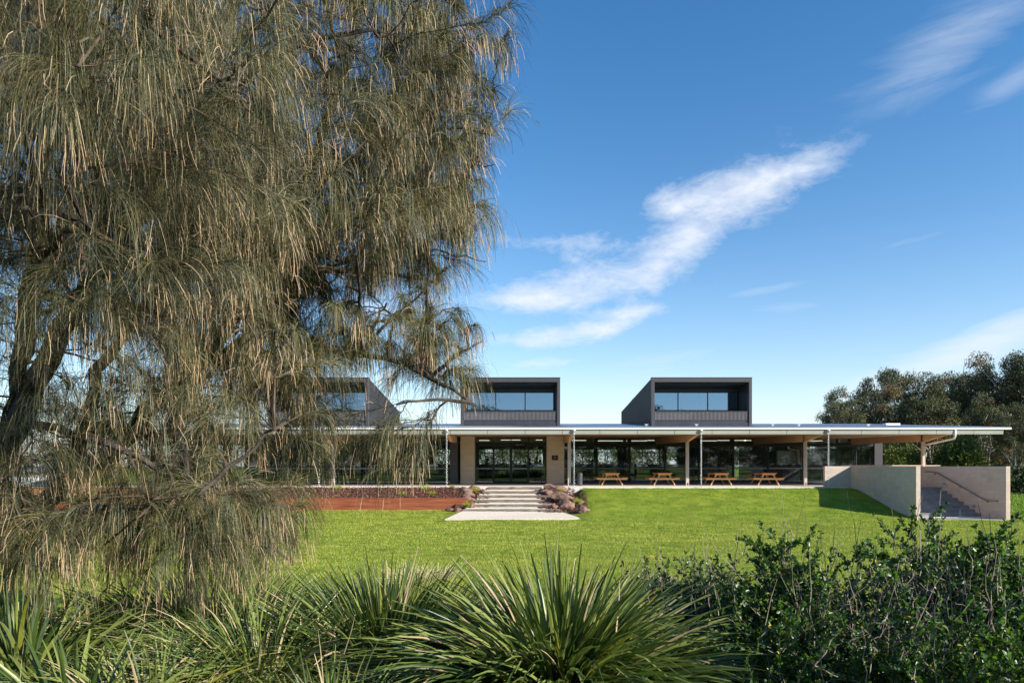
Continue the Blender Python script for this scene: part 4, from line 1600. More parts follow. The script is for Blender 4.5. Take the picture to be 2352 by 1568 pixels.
for k in range(n):
    ya = 33.7 + .44 * k
    yb = 33.7 + .44 * (k + 1) if k < n - 1 else 37.75
    st.box(XB1, 23.15, ya, yb, -1.7, z + .1675 * (k + 1) - .03)
    st.box(XB1, 23.15, ya - .025, yb - (.026 if k < n - 1 else 0), z + .1675 * (k + 1) - .03, z + .1675 * (k + 1))
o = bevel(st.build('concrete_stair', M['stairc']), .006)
tag(o, 'grey concrete stair rising between two block walls to the patio', 'stair')
mb = MB()
mb.box(XB1, 23.15, 31.9, 33.7, -1.7, -1.345)
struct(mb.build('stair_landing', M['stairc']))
mb = MB()
for k in range(44):
    xa = XB1 + .12 + k * .092
    for j in range(3):
        mb.box(xa, xa + .05, 33.02 + j * .16, 33.14 + j * .16, -1.345, -1.325)
tag(mb.build('tactile_strip', M['tactile']), 'ribbed pale tactile strip at the foot of the concrete stair', 'tactile paving')
hr = empty('handrail', (23.0, 35, 0), 'steel handrail fixed along the right wall of the concrete stair', 'handrail')
mb = MB()
RP = [(23.04, 38.1, .84), (23.04, 37.5, .84), (23.04, 37.05, .80), (23.04, 33.4, -.47), (23.04, 33.1, -.50), (23.04, 32.55, -.50)]
mb.tube(RP, .026, 10)
mb.tube([(23.04, 38.1, .84), (23.14, 38.15, .84)], .026, 8)
mb.tube([(23.04, 32.55, -.5), (23.14, 32.5, -.5)], .026, 8)
mb.build('rail', M['rail'], hr, smooth=True)
for y, z in ((37.3, .81), (35.2, .155), (33.2, -.49)):
    mb = MB()
    mb.tube([(23.04, y, z - .02), (23.04, y, z - .07), (23.14, y, z - .09)], .012, 6)
    mb.box(23.13, 23.149, y - .04, y + .04, z - .13, z - .05)
    mb.build('bracket', M['rail'], hr)
for y, z, lab in ((36.55, .20, 'small recessed wall light under the upper part of the handrail'), (34.2, -.86, 'small recessed wall light near the foot of the stair')):
    wl = empty('wall_light', (23.14, y, z), lab, 'wall light', 'recessed lights along the stair')
    mb = MB()
    for (ya, yb, za, zb) in ((-.17, .17, .06, .085), (-.17, .17, -.085, -.06), (-.17, -.14, -.06, .06), (.14, .17, -.06, .06)):
        mb.box(23.13, 23.149, y + ya, y + yb, z + za, z + zb)
    mb.build('frame', M['galv'], wl)
    mb = MB()
    mb.box(23.142, 23.149, y - .14, y + .14, z - .06, z + .06)
    mb.build('lens', M['stairc'], wl)


# ------------------------------------------------------------------ background trees
def gum_tree_meshes(seed, h, wd, leafm, nleaf=7000, leaf=(0.22, 0.075), crown_base=0.35):
    r = np.random.default_rng(seed)
    tm = MB()
    tips = []
    nst = 2 + seed % 3
    for s in range(nst):
        a = r.random() * 6.28
        lean = r.random() * .22 * wd
        p = np.array([math.cos(a) * .12, math.sin(a) * .12, 0.0])
        pts, rad = [], []
        hh = h * (0.62 + .25 * r.random())
        for k in range(7):
            t = k / 6
            pts.append(tuple(p + np.array([math.cos(a) * lean * t ** 1.3 + r.normal() * .08 * k / 3, math.sin(a) * lean * t ** 1.3 + r.normal() * .08 * k / 3, hh * t - .3])))
            rad.append(.17 * h / 9 * (1 - t * .75))
        tm.tube(pts, rad, 7)
        for b in range(7):
            k = 2 + int(r.random() * 4.5)
            q = np.array(pts[min(k, 6)])
            ang = r.random() * 6.28
            L = wd * (.25 + .3 * r.random())
            e = q + np.array([math.cos(ang) * L, math.sin(ang) * L, L * (.5 + .6 * r.random())])
            mid = (q + e) / 2 + np.array([0, 0, -.1 * L])
            tm.tube([tuple(q), tuple(mid), tuple(e)], [.06 * h / 9, .045 * h / 9, .02], 5)
            tips.append(e)
        tips.append(np.array(pts[-1]))
    tips = np.array(tips)
    # leaf clumps round the limb tips and filling the crown
    ncl = 44
    u = r.normal(size=(ncl, 3))
    u /= np.linalg.norm(u, axis=1, keepdims=True)
    rr = .45 + .6 * r.random(ncl) ** .6
    cz = h * (crown_base + 1) / 2
    C = np.stack([u[:, 0] * wd * .5 * rr, u[:, 1] * wd * .5 * rr, cz + u[:, 2] * h * (1 - crown_base) * .5 * rr], 1)
    C = np.concatenate([C, tips + np.array([0, 0, .2])])
    C = C[C[:, 2] < h * 1.02]
    cs = (.35 + .45 * r.random(len(C))) * wd / 5
    w = cs ** 2
    idx = r.choice(len(C), nleaf, p=w / w.sum())
    g = r.normal(size=(nleaf, 3))
    g = g / np.linalg.norm(g, axis=1, keepdims=True) * (r.random(nleaf) ** .45)[:, None] * np.array([1, 1, .7])
    P = C[idx] + g * (cs[idx] * 1.25)[:, None]
    d = r.normal(size=(nleaf, 3)) * .8
    d[:, 2] -= .7
    V, Q = leaves(P, d, leaf[0] * (.6 + .7 * r.random(nleaf)), leaf[1])
    prob = r.random(len(C))
    mi = np.where(prob[idx] < .5, 0, np.where(prob[idx] < .88, 1, 2))
    return tm, V, Q, mi


def gum_proto(seed, h, wd, mats, **kw):
    tm, V, Q, mi = gum_tree_meshes(seed, h, wd, mats, **kw)
    root = empty('gum_tree', (0, 0, 0))
    tm.build('trunk', M['eucbark'], root, smooth=True)
    np_mesh('crown', V, Q, None, mats, mi, parent=root)
    return root


GM = [M['eucleaf1'], M['eucleaf2'], M['eucleaf3']]
protos = [gum_proto(3, 9, 5.2, GM, nleaf=18000), gum_proto(8, 9, 4.6, GM, nleaf=16000), gum_proto(13, 9, 6.0, GM, nleaf=20000)]
used = [False] * 3


def put_tree(k, px, ytop, D, zbase, lab, group, sx=1.0, rot=None, x=None, h=None, name=None):
    o = copy_tree(protos[k]) if used[k] else protos[k]
    used[k] = True
    if h is None:
        h = EYE + (1070 - ytop) / F * D - zbase
    s = h / 9.0
    o.location = (at(px, 0, D)[0] if x is None else x, D, zbase)
    o.scale = (s * sx, s * sx, s)
    o.rotation_euler.z = random.uniform(0, 6.28) if rot is None else rot
    tag(o, lab, 'tree', group)
    return o


RG = 'gum trees behind the right end of the pavilion'
for k, px, yt, D, sx, lab in [
    (1, 1928, 892, 60, 0.8, 'leftmost gum tree, standing apart against the sky above the roof'),
    (0, 2010, 868, 62, 0.85, 'brownish topped gum tree second from the left above the roof'),
    (2, 2068, 862, 66, 0.8, 'rounded gum tree with the brown tipped crown above the flat roof vent'),
    (1, 2132, 885, 60, 0.9, 'lower gum tree filling the dip in the tree line'),
    (0, 2178, 868, 64, 0.8, 'gum tree left of the tall dark group at the right edge'),
    (2, 2232, 860, 68, 0.75, 'slender gum tree behind the end of the gutter'),
    (0, 2290, 838, 62, 0.85, 'tall dark gum tree second from the right edge'),
    (2, 2352, 815, 60, 0.9, 'tallest gum tree, cut by the right edge of the picture'),
    (1, 2265, 905, 54, 0.8, 'shorter gum tree in front of the tall dark group'),
    (1, 2330, 930, 50, 0.8, 'nearest gum tree at the right edge with pale bare stems'),
    (0, 2100, 930, 72, 1.1, 'gum tree deep in the background between the pale trunks'),
    (2, 1985, 940, 74, 1.1, 'low background gum tree behind the leftmost crowns'),
    (1, 2440, 840, 58, 1.0, 'gum tree mostly outside the right edge')]:
    put_tree(k, px, yt, D, -0.4, lab, RG, sx)
# trees across the field behind the pavilion, seen through the glass
bxs = [-14, -9, -5.0, -1.5, 2.0, 5.0, 8.5, 12, 16, 21, 26, -20]
names = ['behind the left part of the pavilion', 'seen over the roof left of the middle roof box', 'seen through the left entrance pane',
         'seen through the left entrance door', 'seen through the right entrance door', 'seen through glass behind the bin',
         'seen through glass behind the first picnic table', 'seen through glass behind the second picnic table',
         'seen through glass behind the third picnic table', 'seen through the glass right of the pinboard',
         'seen through the east corner glazing', 'behind the far left end of the pavilion']
WM = [M['wattle'], M['eucleaf1'], M['bushleaf']]
tm, V, Q, mi = gum_tree_meshes(21, 5.5, 5.5, WM, nleaf=6000, leaf=(.28, .1), crown_base=.12)
wroot = empty('wattle_tree', (0, 0, 0))
tm.build('trunk', M['eucbark'], wroot, smooth=True)
np_mesh('crown', V, Q, None, WM, mi, parent=wroot)
for i, (bx_, nm) in enumerate(zip(bxs, names)):
    o = wroot if i == 0 else copy_tree(wroot)
    D = 78 + (i * 37 % 11)
    o.location = (bx_ * D / 60, D, -0.3)
    s = 1.0 + .05 * (i % 3)
    o.scale = (s * 1.15, s * 1.15, s * (1.0 if i != 1 else 1.08))
    o.rotation_euler.z = i * 1.3
    tag(o, 'yellow green wattle tree ' + nm, 'tree', 'wattle trees beyond the pavilion')
for i in range(24):
    o = copy_tree(wroot)
    o.location = (-70 + 7.2 * i, -46 - (i * 3 % 5), -0.6)
    o.scale = (1.5, 1.5, 1.1)
    o.rotation_euler.z = i * 2.1
    tag(o, 'bushy wattle behind the viewpoint, mirrored in the facade glass', 'tree', 'wattles mirrored in the glass')
for i in range(7):
    o = copy_tree(wroot)
    o.location = (42 + 5.2 * i, 84 - (i * 3 % 5), -0.4)
    o.scale = (1.3, 1.3, 1.0)
    o.rotation_euler.z = i * 1.7
    tag(o, ['wattle in the distance left of the leftmost gum', 'wattle low between the gum trunks, under the leftmost crown', 'wattle low behind the gum trunks above the parapet',
            'wattle low behind the gum trunks beside the last post', 'wattle low behind the gum trunks right of the downpipe',
            'wattle low behind the gum trunks above the handrail wall', 'wattle low behind the gum trunks at the right edge'][i], 'tree', 'wattle trees beyond the pavilion')
# trees across the park behind the viewer, mirrored in the glass
for i in range(20):
    xx = -62 + i * 7.0
    o = put_tree(i % 3, 0, 0, -34 - (i * 5 % 11), -0.6, 'gum tree behind the viewpoint, mirrored in the facade glass', 'trees mirrored in the glass', 1.3, x=xx, h=8.5 + (i * 7 % 5) * .9)


def bush(name, loc, rx, ry, rz_, n, mats, leaf, label, cat, seed, group=None, stems=True, mfr=None):
    r = np.random.default_rng(seed)
    root = empty(name, loc, label, cat, group)
    ncl = 36
    u = r.normal(size=(ncl, 3))
    u /= np.linalg.norm(u, axis=1, keepdims=True)
    u[:, 2] = np.abs(u[:, 2])
    rr = .5 + .5 * r.random(ncl)
    C = u * rr[:, None] * np.array([rx, ry, rz_]) + np.array(loc)
    idx = r.integers(0, ncl, n)
    P = C[idx] + r.normal(size=(n, 3)) * np.array([rx, ry, rz_]) * .16
    P[:, 2] = np.maximum(P[:, 2], loc[2] + .02)
    V, Q = leaves(P, r.normal(size=(n, 3)) + np.array([0, 0, .4]), leaf[0] * (.6 + .8 * r.random(n)), leaf[1])
    np_mesh('foliage', V, Q, None, mats, r.choice(len(mats), n, p=mfr) if mfr else None, parent=root)
    A = np.repeat(np.array([loc], float), 24, 0) + r.normal(size=(24, 3)) * np.array([.1, .1, 0]) * rx
    p = curve_pts(A, C[:24], np.full(24, .1), 4, .04)
    V, Q = tubes_np(p, np.linspace(.03, .008, 5)[None].repeat(24, 0) * rx, 4)
    np_mesh('stems', V, Q, None, [M['bark']], parent=root)
    return root


BM = [M['bushleaf'], M['wattle']]
x, y, z = at(2215, 1070, 52)
bush('garden_bush', (x, y, -.4), 2.2, 1.6, 3.3, 15000, BM, (.30, .11), 'big rounded green bush right of the downpipe below the gum trees', 'bush', 31, 'bushes behind the stair', mfr=[.6, .4])
x, y, z = at(2065, 1070, 54)
bush('garden_bush', (x, y, -.3), 2.4, 1.6, 2.9, 15000, BM, (.30, .11), 'dark green bush under the roof end, left of the last post', 'bush', 32, 'bushes behind the stair', mfr=[.85, .15])
x, y, z = at(2335, 1150, 46)
bush('garden_bush', (x, y, -.8), 1.6, 1.5, 1.7, 8000, [M['bushleaf'], M['eucleaf2']], (.20, .08), 'scrubby dark bush right of the straight stair wall', 'bush', 33, 'bushes behind the stair', mfr=[.5, .5])
x, y, z = at(2290, 1070, 60)
bush('garden_bush', (x, y, -.4), 3.0, 1.6, 2.4, 10000, [M['bushleaf'], M['eucleaf2']], (.30, .11), 'olive scrub between the pale gum trunks at far right', 'bush', 34, 'bushes behind the stair', mfr=[.5, .5])


# ------------------------------------------------------------------ the she-oak
OAK = empty('sheoak_tree', (-4.8, 6.8, -0.4), 'huge weeping she-oak with hanging needles and tan flower spikes filling the left', 'tree')
LIMBS = [
    ([(-6.0, 6.9, -.5), (-5.1, 6.8, .54), (-4.36, 6.8, 1.0), (-3.1, 6.8, 2.15), (-2.6, 6.8, 2.86), (-2.06, 6.8, 3.97), (-1.4, 6.85, 4.33), (-.55, 7.0, 4.95)], .12, .02),
    ([(-5.1, 6.4, .2), (-3.98, 5.5, 1.54), (-3.26, 5.5, 2.88), (-2.9, 5.5, 3.29), (-2.44, 5.5, 4.03), (-2.1, 5.4, 5.2), (-1.9, 5.4, 6.4)], .11, .03),
    ([(-5.4, 6.8, .3), (-4.6, 6.3, 1.6), (-4.2, 6, 3.2), (-3.9, 6, 5.5), (-3.6, 6.2, 7.6)], .085, .025),
    ([(-3.1, 6.8, 2.15), (-2.6, 6.7, 2.45), (-2.04, 6.6, 2.39), (-1.46, 6.6, 2.25), (-1.19, 6.6, 2.16), (-.65, 6.6, 2.03), (-.36, 6.6, 1.74)], .05, .012),
    ([(-4.0, 5.6, 1.5), (-3.2, 5.5, 1.35), (-2.39, 5.5, .85), (-2.18, 5.5, .66), (-2.05, 5.5, .535), (-1.77, 5.5, .38)], .035, .012),
    ([(-4.6, 5.4, .45), (-3.75, 5, .68), (-3.24, 5, .81), (-2.75, 5, .92), (-2.3, 4.9, .86)], .05, .015),
    ([(-2.06, 6.8, 3.97), (-1.9, 7.2, 5.0), (-1.6, 7.4, 6.2), (-1.2, 7.4, 7.2)], .05, .02),
    ([(-2.6, 6.8, 2.86), (-2.3, 7.5, 3.3), (-1.6, 8.2, 3.5), (-.9, 8.4, 3.4)], .05, .015),
    ([(-3.26, 5.5, 2.88), (-2.9, 4.8, 3.4), (-2.4, 4.2, 3.7), (-1.8, 3.7, 3.8)], .045, .015),
    ([(-3.98, 5.5, 1.54), (-3.5, 4.9, 2.2), (-3.0, 4.3, 2.5), (-2.4, 3.9, 2.5)], .045, .012),
    ([(-4.2, 6, 3.2), (-4.6, 5.3, 4.0), (-4.4, 4.6, 4.6)], .05, .02),
    ([(-4.36, 6.8, 1.0), (-4.6, 7.6, 2.2), (-4.2, 8.4, 3.6), (-3.4, 8.9, 5.0)], .08, .02),
    ([(-2.44, 5.5, 4.03), (-1.8, 5.3, 4.5), (-1.1, 5.4, 4.6)], .04, .015),
]
limb_samples, limb_r = [], []
mb = MB()
for pts, r0, r1 in LIMBS:
    P = np.array(pts, float)
    seg = np.concatenate([[0], np.cumsum(np.linalg.norm(np.diff(P, axis=0), axis=1))])
    n = max(6, int(seg[-1] / .22))
    t = np.linspace(0, seg[-1], n)
    Q_ = np.stack([np.interp(t, seg, P[:, k]) for k in range(3)], 1)
    ker = np.array([.25, .5, .25])
    for _ in range(3):
        Q_[1:-1] = ker[0] * Q_[:-2] + ker[1] * Q_[1:-1] + ker[2] * Q_[2:]
    Q_[1:-1] += rng.normal(size=(n - 2, 3)) * .02
    rad = np.linspace(r0, r1, n)
    mb.tube([tuple(q) for q in Q_], list(rad), 9)
    limb_samples.append(Q_)
    limb_r.append(rad)
mb.build('trunk', M['bark'], OAK, smooth=True)
LS = np.concatenate(limb_samples)
LR = np.concatenate(limb_r)

ELL = [  # centre, radii, weight
    ((-3.35, 6.5, 5.3), (3.42, 3.0, 3.1), 6.8),
    ((-.85, 6.8, 4.6), (.75, 1.2, 1.7), .9),
    ((-2.3, 6.5, 3.3), (2.15, 2.2, 1.35), 2.6),
    ((-1.0, 6.7, 2.35), (.75, .8, .5), .35),
    ((-3.2, 5.7, 1.9), (1.9, 1.9, .9), 1.35),
    ((-3.5, 7.3, 1.7), (1.9, 1.2, .9), .55),
    ((-2.5, 3.9, 3.35), (1.5, 1.1, 1.4), 1.5),
    ((-1.65, 6.3, 1.55), (.95, .9, .65), .26),
    ((-2.75, 5.3, .75), (1.25, .9, .45), .55),
    ((-4.1, 5.0, .75), (1.2, 1.2, .6), .55),
]


def in_crown(n):
    out = []
    wts = np.array([e[2] for e in ELL])
    wts /= wts.sum()
    for (c, r, _), w in zip(ELL, wts):
        k = int(n * w) + 1
        u = rng.normal(size=(k, 3))
        u /= np.linalg.norm(u, axis=1, keepdims=True)
        q = np.array(c) + u * (rng.random(k) ** .42)[:, None] * np.array(r)
        out.append(q)
    q = np.concatenate(out)
    # airy pockets
    keep = np.ones(len(q), bool)
    for c, r, pr in [((-4.2, 6.2, 2.3), (1.0, 3.0, .6), .6), ((-1.5, 6.4, 1.85), (.65, 1.9, .42), .62), ((-1.6, 6.4, 2.35), (.7, 1.8, .3), .45), ((-2.6, 6.2, 1.5), (.8, 1.9, .35), .5), ((-1.1, 6.6, 2.9), (.8, 1.4, .45), .5), ((-1.5, 6.6, 4.0), (.5, 2, .4), .45),
                     ((-3.2, 6.0, 5.4), (.7, 3, .5), .4)]:
        dd = (((q - np.array(c)) / np.array(r)) ** 2).sum(1)
        keep &= ~((dd < 1) & (rng.random(len(q)) < pr))
    # keep the space in front of the camera free
    keep &= q[:, 1] > 2.9
    return q[keep]


def attach(targets, S_pts, near=6):
    A = np.empty_like(targets)
    for i, t in enumerate(targets):
        dd = ((S_pts - t) ** 2).sum(1) + np.where(S_pts[:, 2] > t[2] + .25, .8, 0.0)
        k = np.argpartition(dd, near)[:near]
        A[i] = S_pts[rng.choice(k)]
    return A


parts = []
sec = in_crown(110)
A = attach(sec, LS, 4)
p = curve_pts(A, sec, .10 * np.linalg.norm(sec - A, axis=1), 8, .012)
V, Q = tubes_np(p, np.linspace(1, .4, 9)[None] * np.where(sec[:, 2] < 1.4, .013, .022)[:, None], 5)
parts.append((V, Q, 0))
S2 = np.concatenate([LS, p[:, 2:].reshape(-1, 3)])
ter = in_crown(430)
A = attach(ter, S2, 5)
p = curve_pts(A, ter, .10 * np.linalg.norm(ter - A, axis=1), 6, .025)
V, Q = tubes_np(p, np.linspace(.012, .005, 7)[None].repeat(len(p), 0), 4)
parts.append((V, Q, 1))
S3 = np.concatenate([S2, p[:, 2:].reshape(-1, 3)])
tips = in_crown(2850)
A = attach(tips, S3, 5)
tp = curve_pts(A, tips, .08 * np.linalg.norm(tips - A, axis=1), 6, .012)
V, Q = tubes_np(tp, np.linspace(.006, .0022, 7)[None].repeat(len(tp), 0), 3)
parts.append((V, Q, 1))
V, Q, qm = merge(parts)
np_mesh('branches', V, Q, None, [M['bark'], M['twig']], qm, parent=OAK)

# needles: drooping branchlets along the outer part of every twig
NP = 94
Nt = len(tp)
tt = rng.random((Nt, NP)) ** .42
fi = tt * 6
i0 = np.clip(fi.astype(int), 0, 5)
fr = (fi - i0)[..., None]
ar = np.arange(Nt)[:, None]
P = tp[ar, i0] * (1 - fr) + tp[ar, i0 + 1] * fr
dirv = norm(tp[:, -1] - tp[:, -3])[:, None, :]
d = dirv * .7 + rng.normal(size=(Nt, NP, 3)) * .40
d[..., 2] += .05
P = P.reshape(-1, 3)
d = d.reshape(-1, 3)
N = len(P)
clus = np.repeat(rng.random(Nt), NP)
Lc = np.repeat(.24 + .30 * rng.random(Nt), NP)
L = Lc * (.7 + .5 * rng.random(N))
dist = P[:, 1]
w = np.clip(.00050 * dist, .0018, .0040)
stiff = np.repeat(rng.random(Nt) < .28, NP)
V, Q, k, pts = ribbons(P, d, L * np.where(stiff, .8, 1.0), w, 5, np.where(stiff, .35 + .6 * rng.random(N), 1.3 + 1.6 * rng.random(N)), .6, .06)
mi = np.where(rng.random(N) < .25 + .5 * clus, 0, 1)
dk = np.repeat(rng.random(Nt), NP)
mi = np.where(rng.random(N) < np.where(dk < .42, .85, .16), 2, mi)  # random tufts take the dark tone, shade contrast put into the colour
np_mesh('needles', V, Q, None, [M['needle_olive'], M['needle_blue'], M['needle_shade']], np.repeat(mi, k), parent=OAK)
# male flower spikes: tan, thicker, at the ends of some branchlets
tanp = np.repeat(np.where(rng.random(Nt) < .5, .27, .05), NP)
sel = rng.random(N) < tanp
E0 = pts[sel, 4]
dE = norm(pts[sel, 5] - pts[sel, 3])
n = len(E0)
V, Q, k, _ = ribbons(E0, dE, .05 + .17 * rng.random(n), np.clip(w[sel] * 1.35, .0024, .0048), 3, .7, .7, .14)
np_mesh('flower_spikes', V, Q, None, [M['needle_tan']], None, parent=OAK)


# ------------------------------------------------------------------ foreground plants
def strap_clump(name, loc, n, L, W, spread, lean, mats, mfr, label, cat, seed, S=7, droop=(.5, .5), bias=(0, 0), dry=0, group=None, elong=(1, 1)):
    r = np.random.default_rng(seed)
    a = r.random(n) * 2 * math.pi
    rad = np.sqrt(r.random(n)) * spread
    P = np.stack([loc[0] + np.cos(a) * rad * elong[0], loc[1] + np.sin(a) * rad * elong[1], np.full(n, loc[2])], 1)
    ln = lean * (rad / spread) ** .8 * (.75 + .5 * r.random(n)) + .06 * r.normal(size=n)
    a2 = a + r.normal(size=n) * .35
    d = np.stack([np.cos(a2) * ln + bias[0], np.sin(a2) * ln + bias[1], np.ones(n)], 1)
    dr = droop[0] + droop[1] * r.random(n) ** 2
    side = norm(np.cross(d, np.stack([np.cos(a2), np.sin(a2), np.zeros(n)], 1)[:, [0, 1, 2]] + r.normal(size=(n, 3)) * .6 + np.array([0, 0, .01])))
    V, Q, k, _ = ribbons(P, d, L * (.70 + .35 * r.random(n)), W * (.7 + .5 * r.random(n)), S, dr, .22, .02, fold=True, sidev=side)
    root = empty(name, loc, label, cat, group)
    m = r.choice(len(mats), n, p=mfr)
    np_mesh('leaves', V, Q, None, mats, np.repeat(m, k), parent=root)
    if dry:
        n2 = dry
        a = r.random(n2) * 2 * math.pi
        rad = np.sqrt(r.random(n2)) * spread
        P = np.stack([loc[0] + np.cos(a) * rad * elong[0], loc[1] + np.sin(a) * rad * elong[1], np.full(n2, loc[2])], 1)
        d = np.stack([np.cos(a) * lean * r.random(n2), np.sin(a) * lean * r.random(n2), np.ones(n2)], 1)
        V, Q, k, _ = ribbons(P, d, L * (.4 + .5 * r.random(n2)), W * .5, 6, .3 + 1.2 * r.random(n2), .2, .08)
        np_mesh('dead_leaves', V, Q, None, [M['strapdry']], None, parent=root)
    return root


SM = [M['strap'], M['strap2'], M['strapdry'], M['strapyel']]
gz = lambda x, y: float(ground_z(x, y))
# central big clump
strap_clump('mat_rush', (at(1285, 0, 4.25)[0], 4.2, -.34), 2300, 1.06, .030, .42, 1.15, SM, [.45, .45, .05, .05],
            'big fountain of dark strappy mat-rush leaves at the bottom centre', 'mat-rush', 5, dry=50, droop=(.45, .6), group='strappy foreground plants')
strap_clump('mat_rush', (at(880, 0, 4.9)[0], 5.0, -.38), 1150, .96, .023, .32, 1.0, SM, [.56, .33, .06, .05],
            'upright dark mat-rush clump left of the big central clump', 'mat-rush', 6, dry=30, droop=(.25, .5), group='strappy foreground plants')
strap_clump('mat_rush', (at(600, 0, 4.2)[0], 4.3, -.35), 3400, .82, .0165, .56, 1.35, SM, [.30, .50, .12, .08],
            'wide untidy mat-rush mound with many tan dead leaves, lower left', 'mat-rush', 7, dry=190, droop=(.6, .9), group='strappy foreground plants', bias=(.15, -.1))
strap_clump('mat_rush', (at(760, 0, 3.3)[0], 3.35, -.42), 2700, .74, .015, .5, 1.35, SM, [.32, .53, .09, .06],
            'low bright mat-rush mound at the bottom edge, left of the big central clump', 'mat-rush', 8, dry=90, droop=(.6, .9), group='strappy foreground plants')
strap_clump('mat_rush', (at(330, 0, 3.6)[0], 3.7, -.40), 2300, .74, .017, .5, 1.3, SM, [.36, .50, .09, .05],
            'tangled mat-rush mound between the flax and the tan mound, bottom left', 'mat-rush', 9, dry=80, droop=(.6, .9), group='strappy foreground plants')
strap_clump('flax_lily', (at(110, 0, 3.3)[0], 3.5, -.36), 420, .80, .032, .32, 1.4, SM, [.60, .34, .03, .03],
            'broad leaved flax clump in the shade at the bottom left corner', 'flax', 10, dry=20, droop=(.35, .7), group='strappy foreground plants')
strap_clump('flax_lily', (at(20, 0, 4.6)[0], 4.7, -.36), 480, .84, .030, .48, 1.2, SM, [.55, .40, .03, .02],
            'broad leaved flax clump at the left edge under the she-oak', 'flax', 14, dry=20, droop=(.35, .7), group='strappy foreground plants')
strap_clump('mat_rush', (at(480, 0, 5.6)[0], 5.7, -.36), 1000, .84, .020, .6, .9, SM, [.52, .34, .10, .04],
            'shaded mat-rush clump below the hanging she-oak branches', 'mat-rush', 15, dry=60, droop=(.5, .8), group='strappy foreground plants', elong=(1.6, .8))
for px, D, s, lab in ((945, 15.0, 1.9, 'pale dry grass tussock on the lawn edge between the two dark clumps'),
                      (1495, 14.6, 1.5, 'small pale dry tussock left of the big shrub'),
                      (1000, 15.6, 1.5, 'thin dry tussock behind the big central clump, left side')):
    V, Q, m = tuft_mesh('t', 420, .30 * s, 1.0 * s, .010, [0, 1], [.75, .25], S=5, droop=.7)
    x, y, _ = at(px, 0, D)
    o = np_mesh('dry_tussock', V, Q, None, [M['drygrass'], M['blade2']], m)
    o.location = (x, y, gz(x, y) - .02)
    tag(o, lab, 'tussock', 'dry tussocks at the lawn edge')


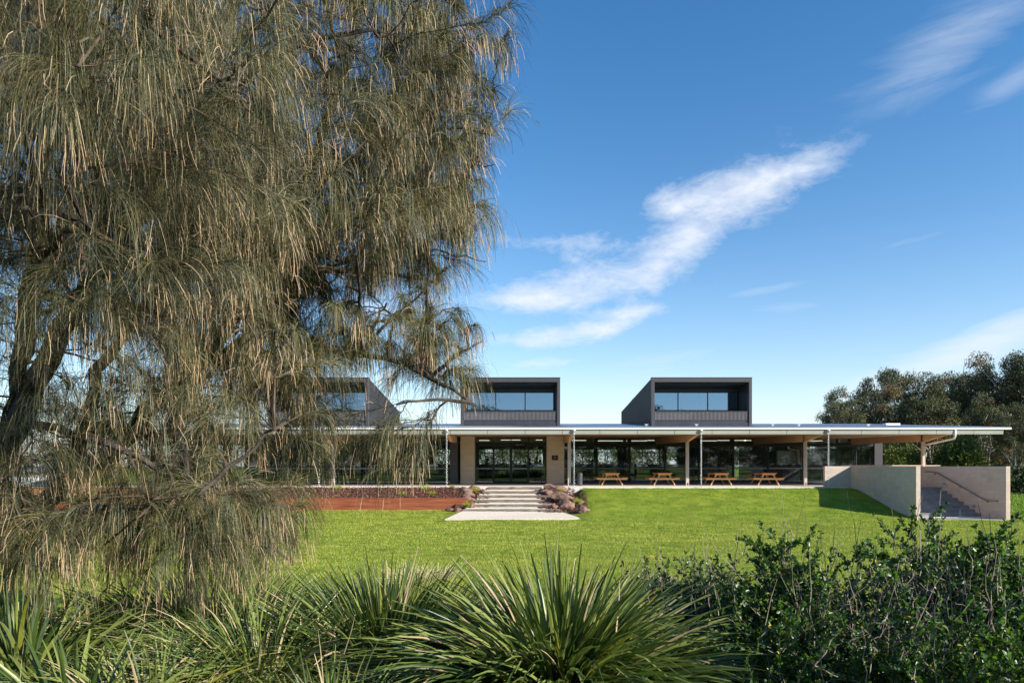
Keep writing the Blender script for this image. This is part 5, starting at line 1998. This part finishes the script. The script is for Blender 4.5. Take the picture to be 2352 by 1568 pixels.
# right-hand shrub
def shrub(name, loc, lobes, nst, nleaf, bare, leaf, label, cat, seed, group, mfr):
    r = np.random.default_rng(seed)
    root = empty(name, loc, label, cat, group)
    C = np.array([l[0] for l in lobes], float)
    R = np.array([l[1] for l in lobes], float)
    wt = R.prod(1) ** .67
    wt /= wt.sum()

    def samp(n, p=.35, up=False):
        i = r.choice(len(C), n, p=wt)
        u = r.normal(size=(n, 3))
        u /= np.linalg.norm(u, axis=1, keepdims=True)
        if up:
            u[:, 2] = np.abs(u[:, 2])
        return C[i] + u * (r.random(n) ** p)[:, None] * R[i], u

    # stems from the ground
    E, _ = samp(nst, .4)
    A = np.stack([loc[0] + (E[:, 0] - loc[0]) * .55 + r.normal(size=nst) * .12, loc[1] + (E[:, 1] - loc[1]) * .55 + r.normal(size=nst) * .1, np.full(nst, loc[2])], 1)
    p1 = curve_pts(A, E, .12 * np.ones(nst), 7, .02)
    V1, Q1 = tubes_np(p1, np.linspace(.0045, .0015, 8)[None].repeat(nst, 0), 4)
    # side twigs
    src = p1[:, 3:].reshape(-1, 3)
    nt2 = nst * 5
    A = src[r.integers(0, len(src), nt2)]
    dv = r.normal(size=(nt2, 3)) * .8 + np.array([0, 0, .75])
    B_ = A + norm(dv) * (.08 + .22 * r.random(nt2))[:, None]
    p2 = curve_pts(A, B_, .02 * r.normal(size=nt2), 4, .006)
    V2, Q2 = tubes_np(p2, np.linspace(.0034, .0014, 5)[None].repeat(nt2, 0), 3)
    # bare upright twigs poking out of the top
    E, _ = samp(bare, .12, True)
    lean = r.normal(size=(bare, 3)) * .22 + np.array([0, 0, 1])
    B_ = E + norm(lean) * (.12 + .30 * r.random(bare))[:, None]
    p3 = curve_pts(E - np.array([0, 0, .15]), B_, .02 * r.normal(size=bare), 5, .008)
    V3, Q3 = tubes_np(p3, np.linspace(.0034, .0013, 6)[None].repeat(bare, 0), 3)
    V, Q, qm = merge([(V1, Q1, 0), (V2, Q2, 0), (V3, Q3, 0)])
    np_mesh('branches', V, Q, None, [M['shrubtwig']], qm, parent=root)
    # leaves along side twigs, leafless in the dead middle
    ntw = len(p2)
    dens = np.ones(ntw)
    for dc, dr_ in DEAD:
        dd = (((p2[:, -1] - np.array(dc)) / np.array(dr_)) ** 2).sum(1)
        dens *= np.where(dd < 1, .12, 1)
    dens *= .5 + r.random(ntw)
    i = r.choice(ntw, nleaf, p=dens / dens.sum())
    t = r.random(nleaf)
    k = np.clip((t * 4).astype(int), 0, 3)
    P = p2[i, k] + (p2[i, k + 1] - p2[i, k]) * (t * 4 - k)[:, None]
    d = norm(p2[i, -1] - p2[i, 0]) * .6 + r.normal(size=(nleaf, 3)) * .6 + np.array([0, 0, .25])
    Lf = leaf * (.6 + .7 * r.random(nleaf))
    # obovate six-point leaves with a mid fold
    d = norm(d)
    s = norm(np.cross(d, r.normal(size=(nleaf, 3))))
    nn = np.cross(s, d)
    Ls = Lf[:, None]
    base = P
    m1, m2 = P + d * Ls * .55 - nn * Ls * .04, P + d * Ls - nn * Ls * .12
    l1, l2 = P + d * Ls * .35 + s * Ls * .2, P + d * Ls * .8 + s * Ls * .24
    r1, r2 = P + d * Ls * .35 - s * Ls * .2, P + d * Ls * .8 - s * Ls * .24
    V = np.stack([base, l1, l2, m2, r2, r1, m1], 1).reshape(-1, 3)
    b0 = (np.arange(nleaf) * 7)[:, None]
    Q = np.concatenate([b0 + np.array([[0, 6, 2, 1]]), b0 + np.array([[6, 3, 2, 2]])[:, [0, 1, 2, 2]], b0 + np.array([[0, 5, 4, 6]])], 0)
    T = np.concatenate([b0 + np.array([[6, 3, 2]]), b0 + np.array([[6, 4, 3]])], 0)
    Qr = np.concatenate([b0 + np.array([[0, 6, 2, 1]]), b0 + np.array([[0, 5, 4, 6]])], 0)
    mm = r.choice(3, nleaf, p=mfr)
    np_mesh('leaves', V, Qr, T, [M['shrubleaf'], M['shrubleaf2'], M['shrubyel']], np.tile(mm, 2), np.tile(mm, 2), parent=root, smooth=True)
    return root


def wp_(px, py, D):
    return at(px, py, D)


DEAD = [(wp_(2040, 1400, 4.0), (.42, .6, .22)), (wp_(2120, 1330, 4.1), (.3, .6, .14))]
lobes = [(wp_(1800, 1450, 4.4), (.62, .6, .50)), (wp_(2080, 1400, 4.3), (.70, .65, .50)), (wp_(2330, 1410, 4.2), (.55, .6, .50)),
         (wp_(1790, 1300, 4.5), (.34, .35, .22)), (wp_(2150, 1300, 4.5), (.45, .4, .20)), (wp_(2230, 1520, 3.4), (.5, .4, .34)),
         (wp_(1900, 1540, 3.7), (.6, .45, .34)), (wp_(2480, 1450, 4.2), (.6, .6, .55)), (wp_(2105, 1225, 4.35), (.09, .1, .14)), (wp_(1765, 1245, 4.6), (.10, .1, .12))]
shrub('coastal_shrub', (at(2080, 0, 4.3)[0], 4.3, -.38), lobes, 600, 125000, 110, .030,
      'large dense glossy leaved shrub with bare twigs, filling the bottom right', 'shrub', 41, 'shrubs at the lawn edge', [.55, .438, .012])
DEAD = []
lobes = [(wp_(1560, 1420, 5.2), (.55, .5, .34)), (wp_(1480, 1390, 5.6), (.30, .4, .22)), (wp_(1660, 1370, 5.3), (.35, .4, .25))]
shrub('coastal_shrub', (at(1560, 0, 5.3)[0], 5.3, -.38), lobes, 260, 20000, 30, .030,
      'lower dark shrub between the central mat-rush and the large shrub', 'shrub', 42, 'shrubs at the lawn edge', [.85, .145, .005])
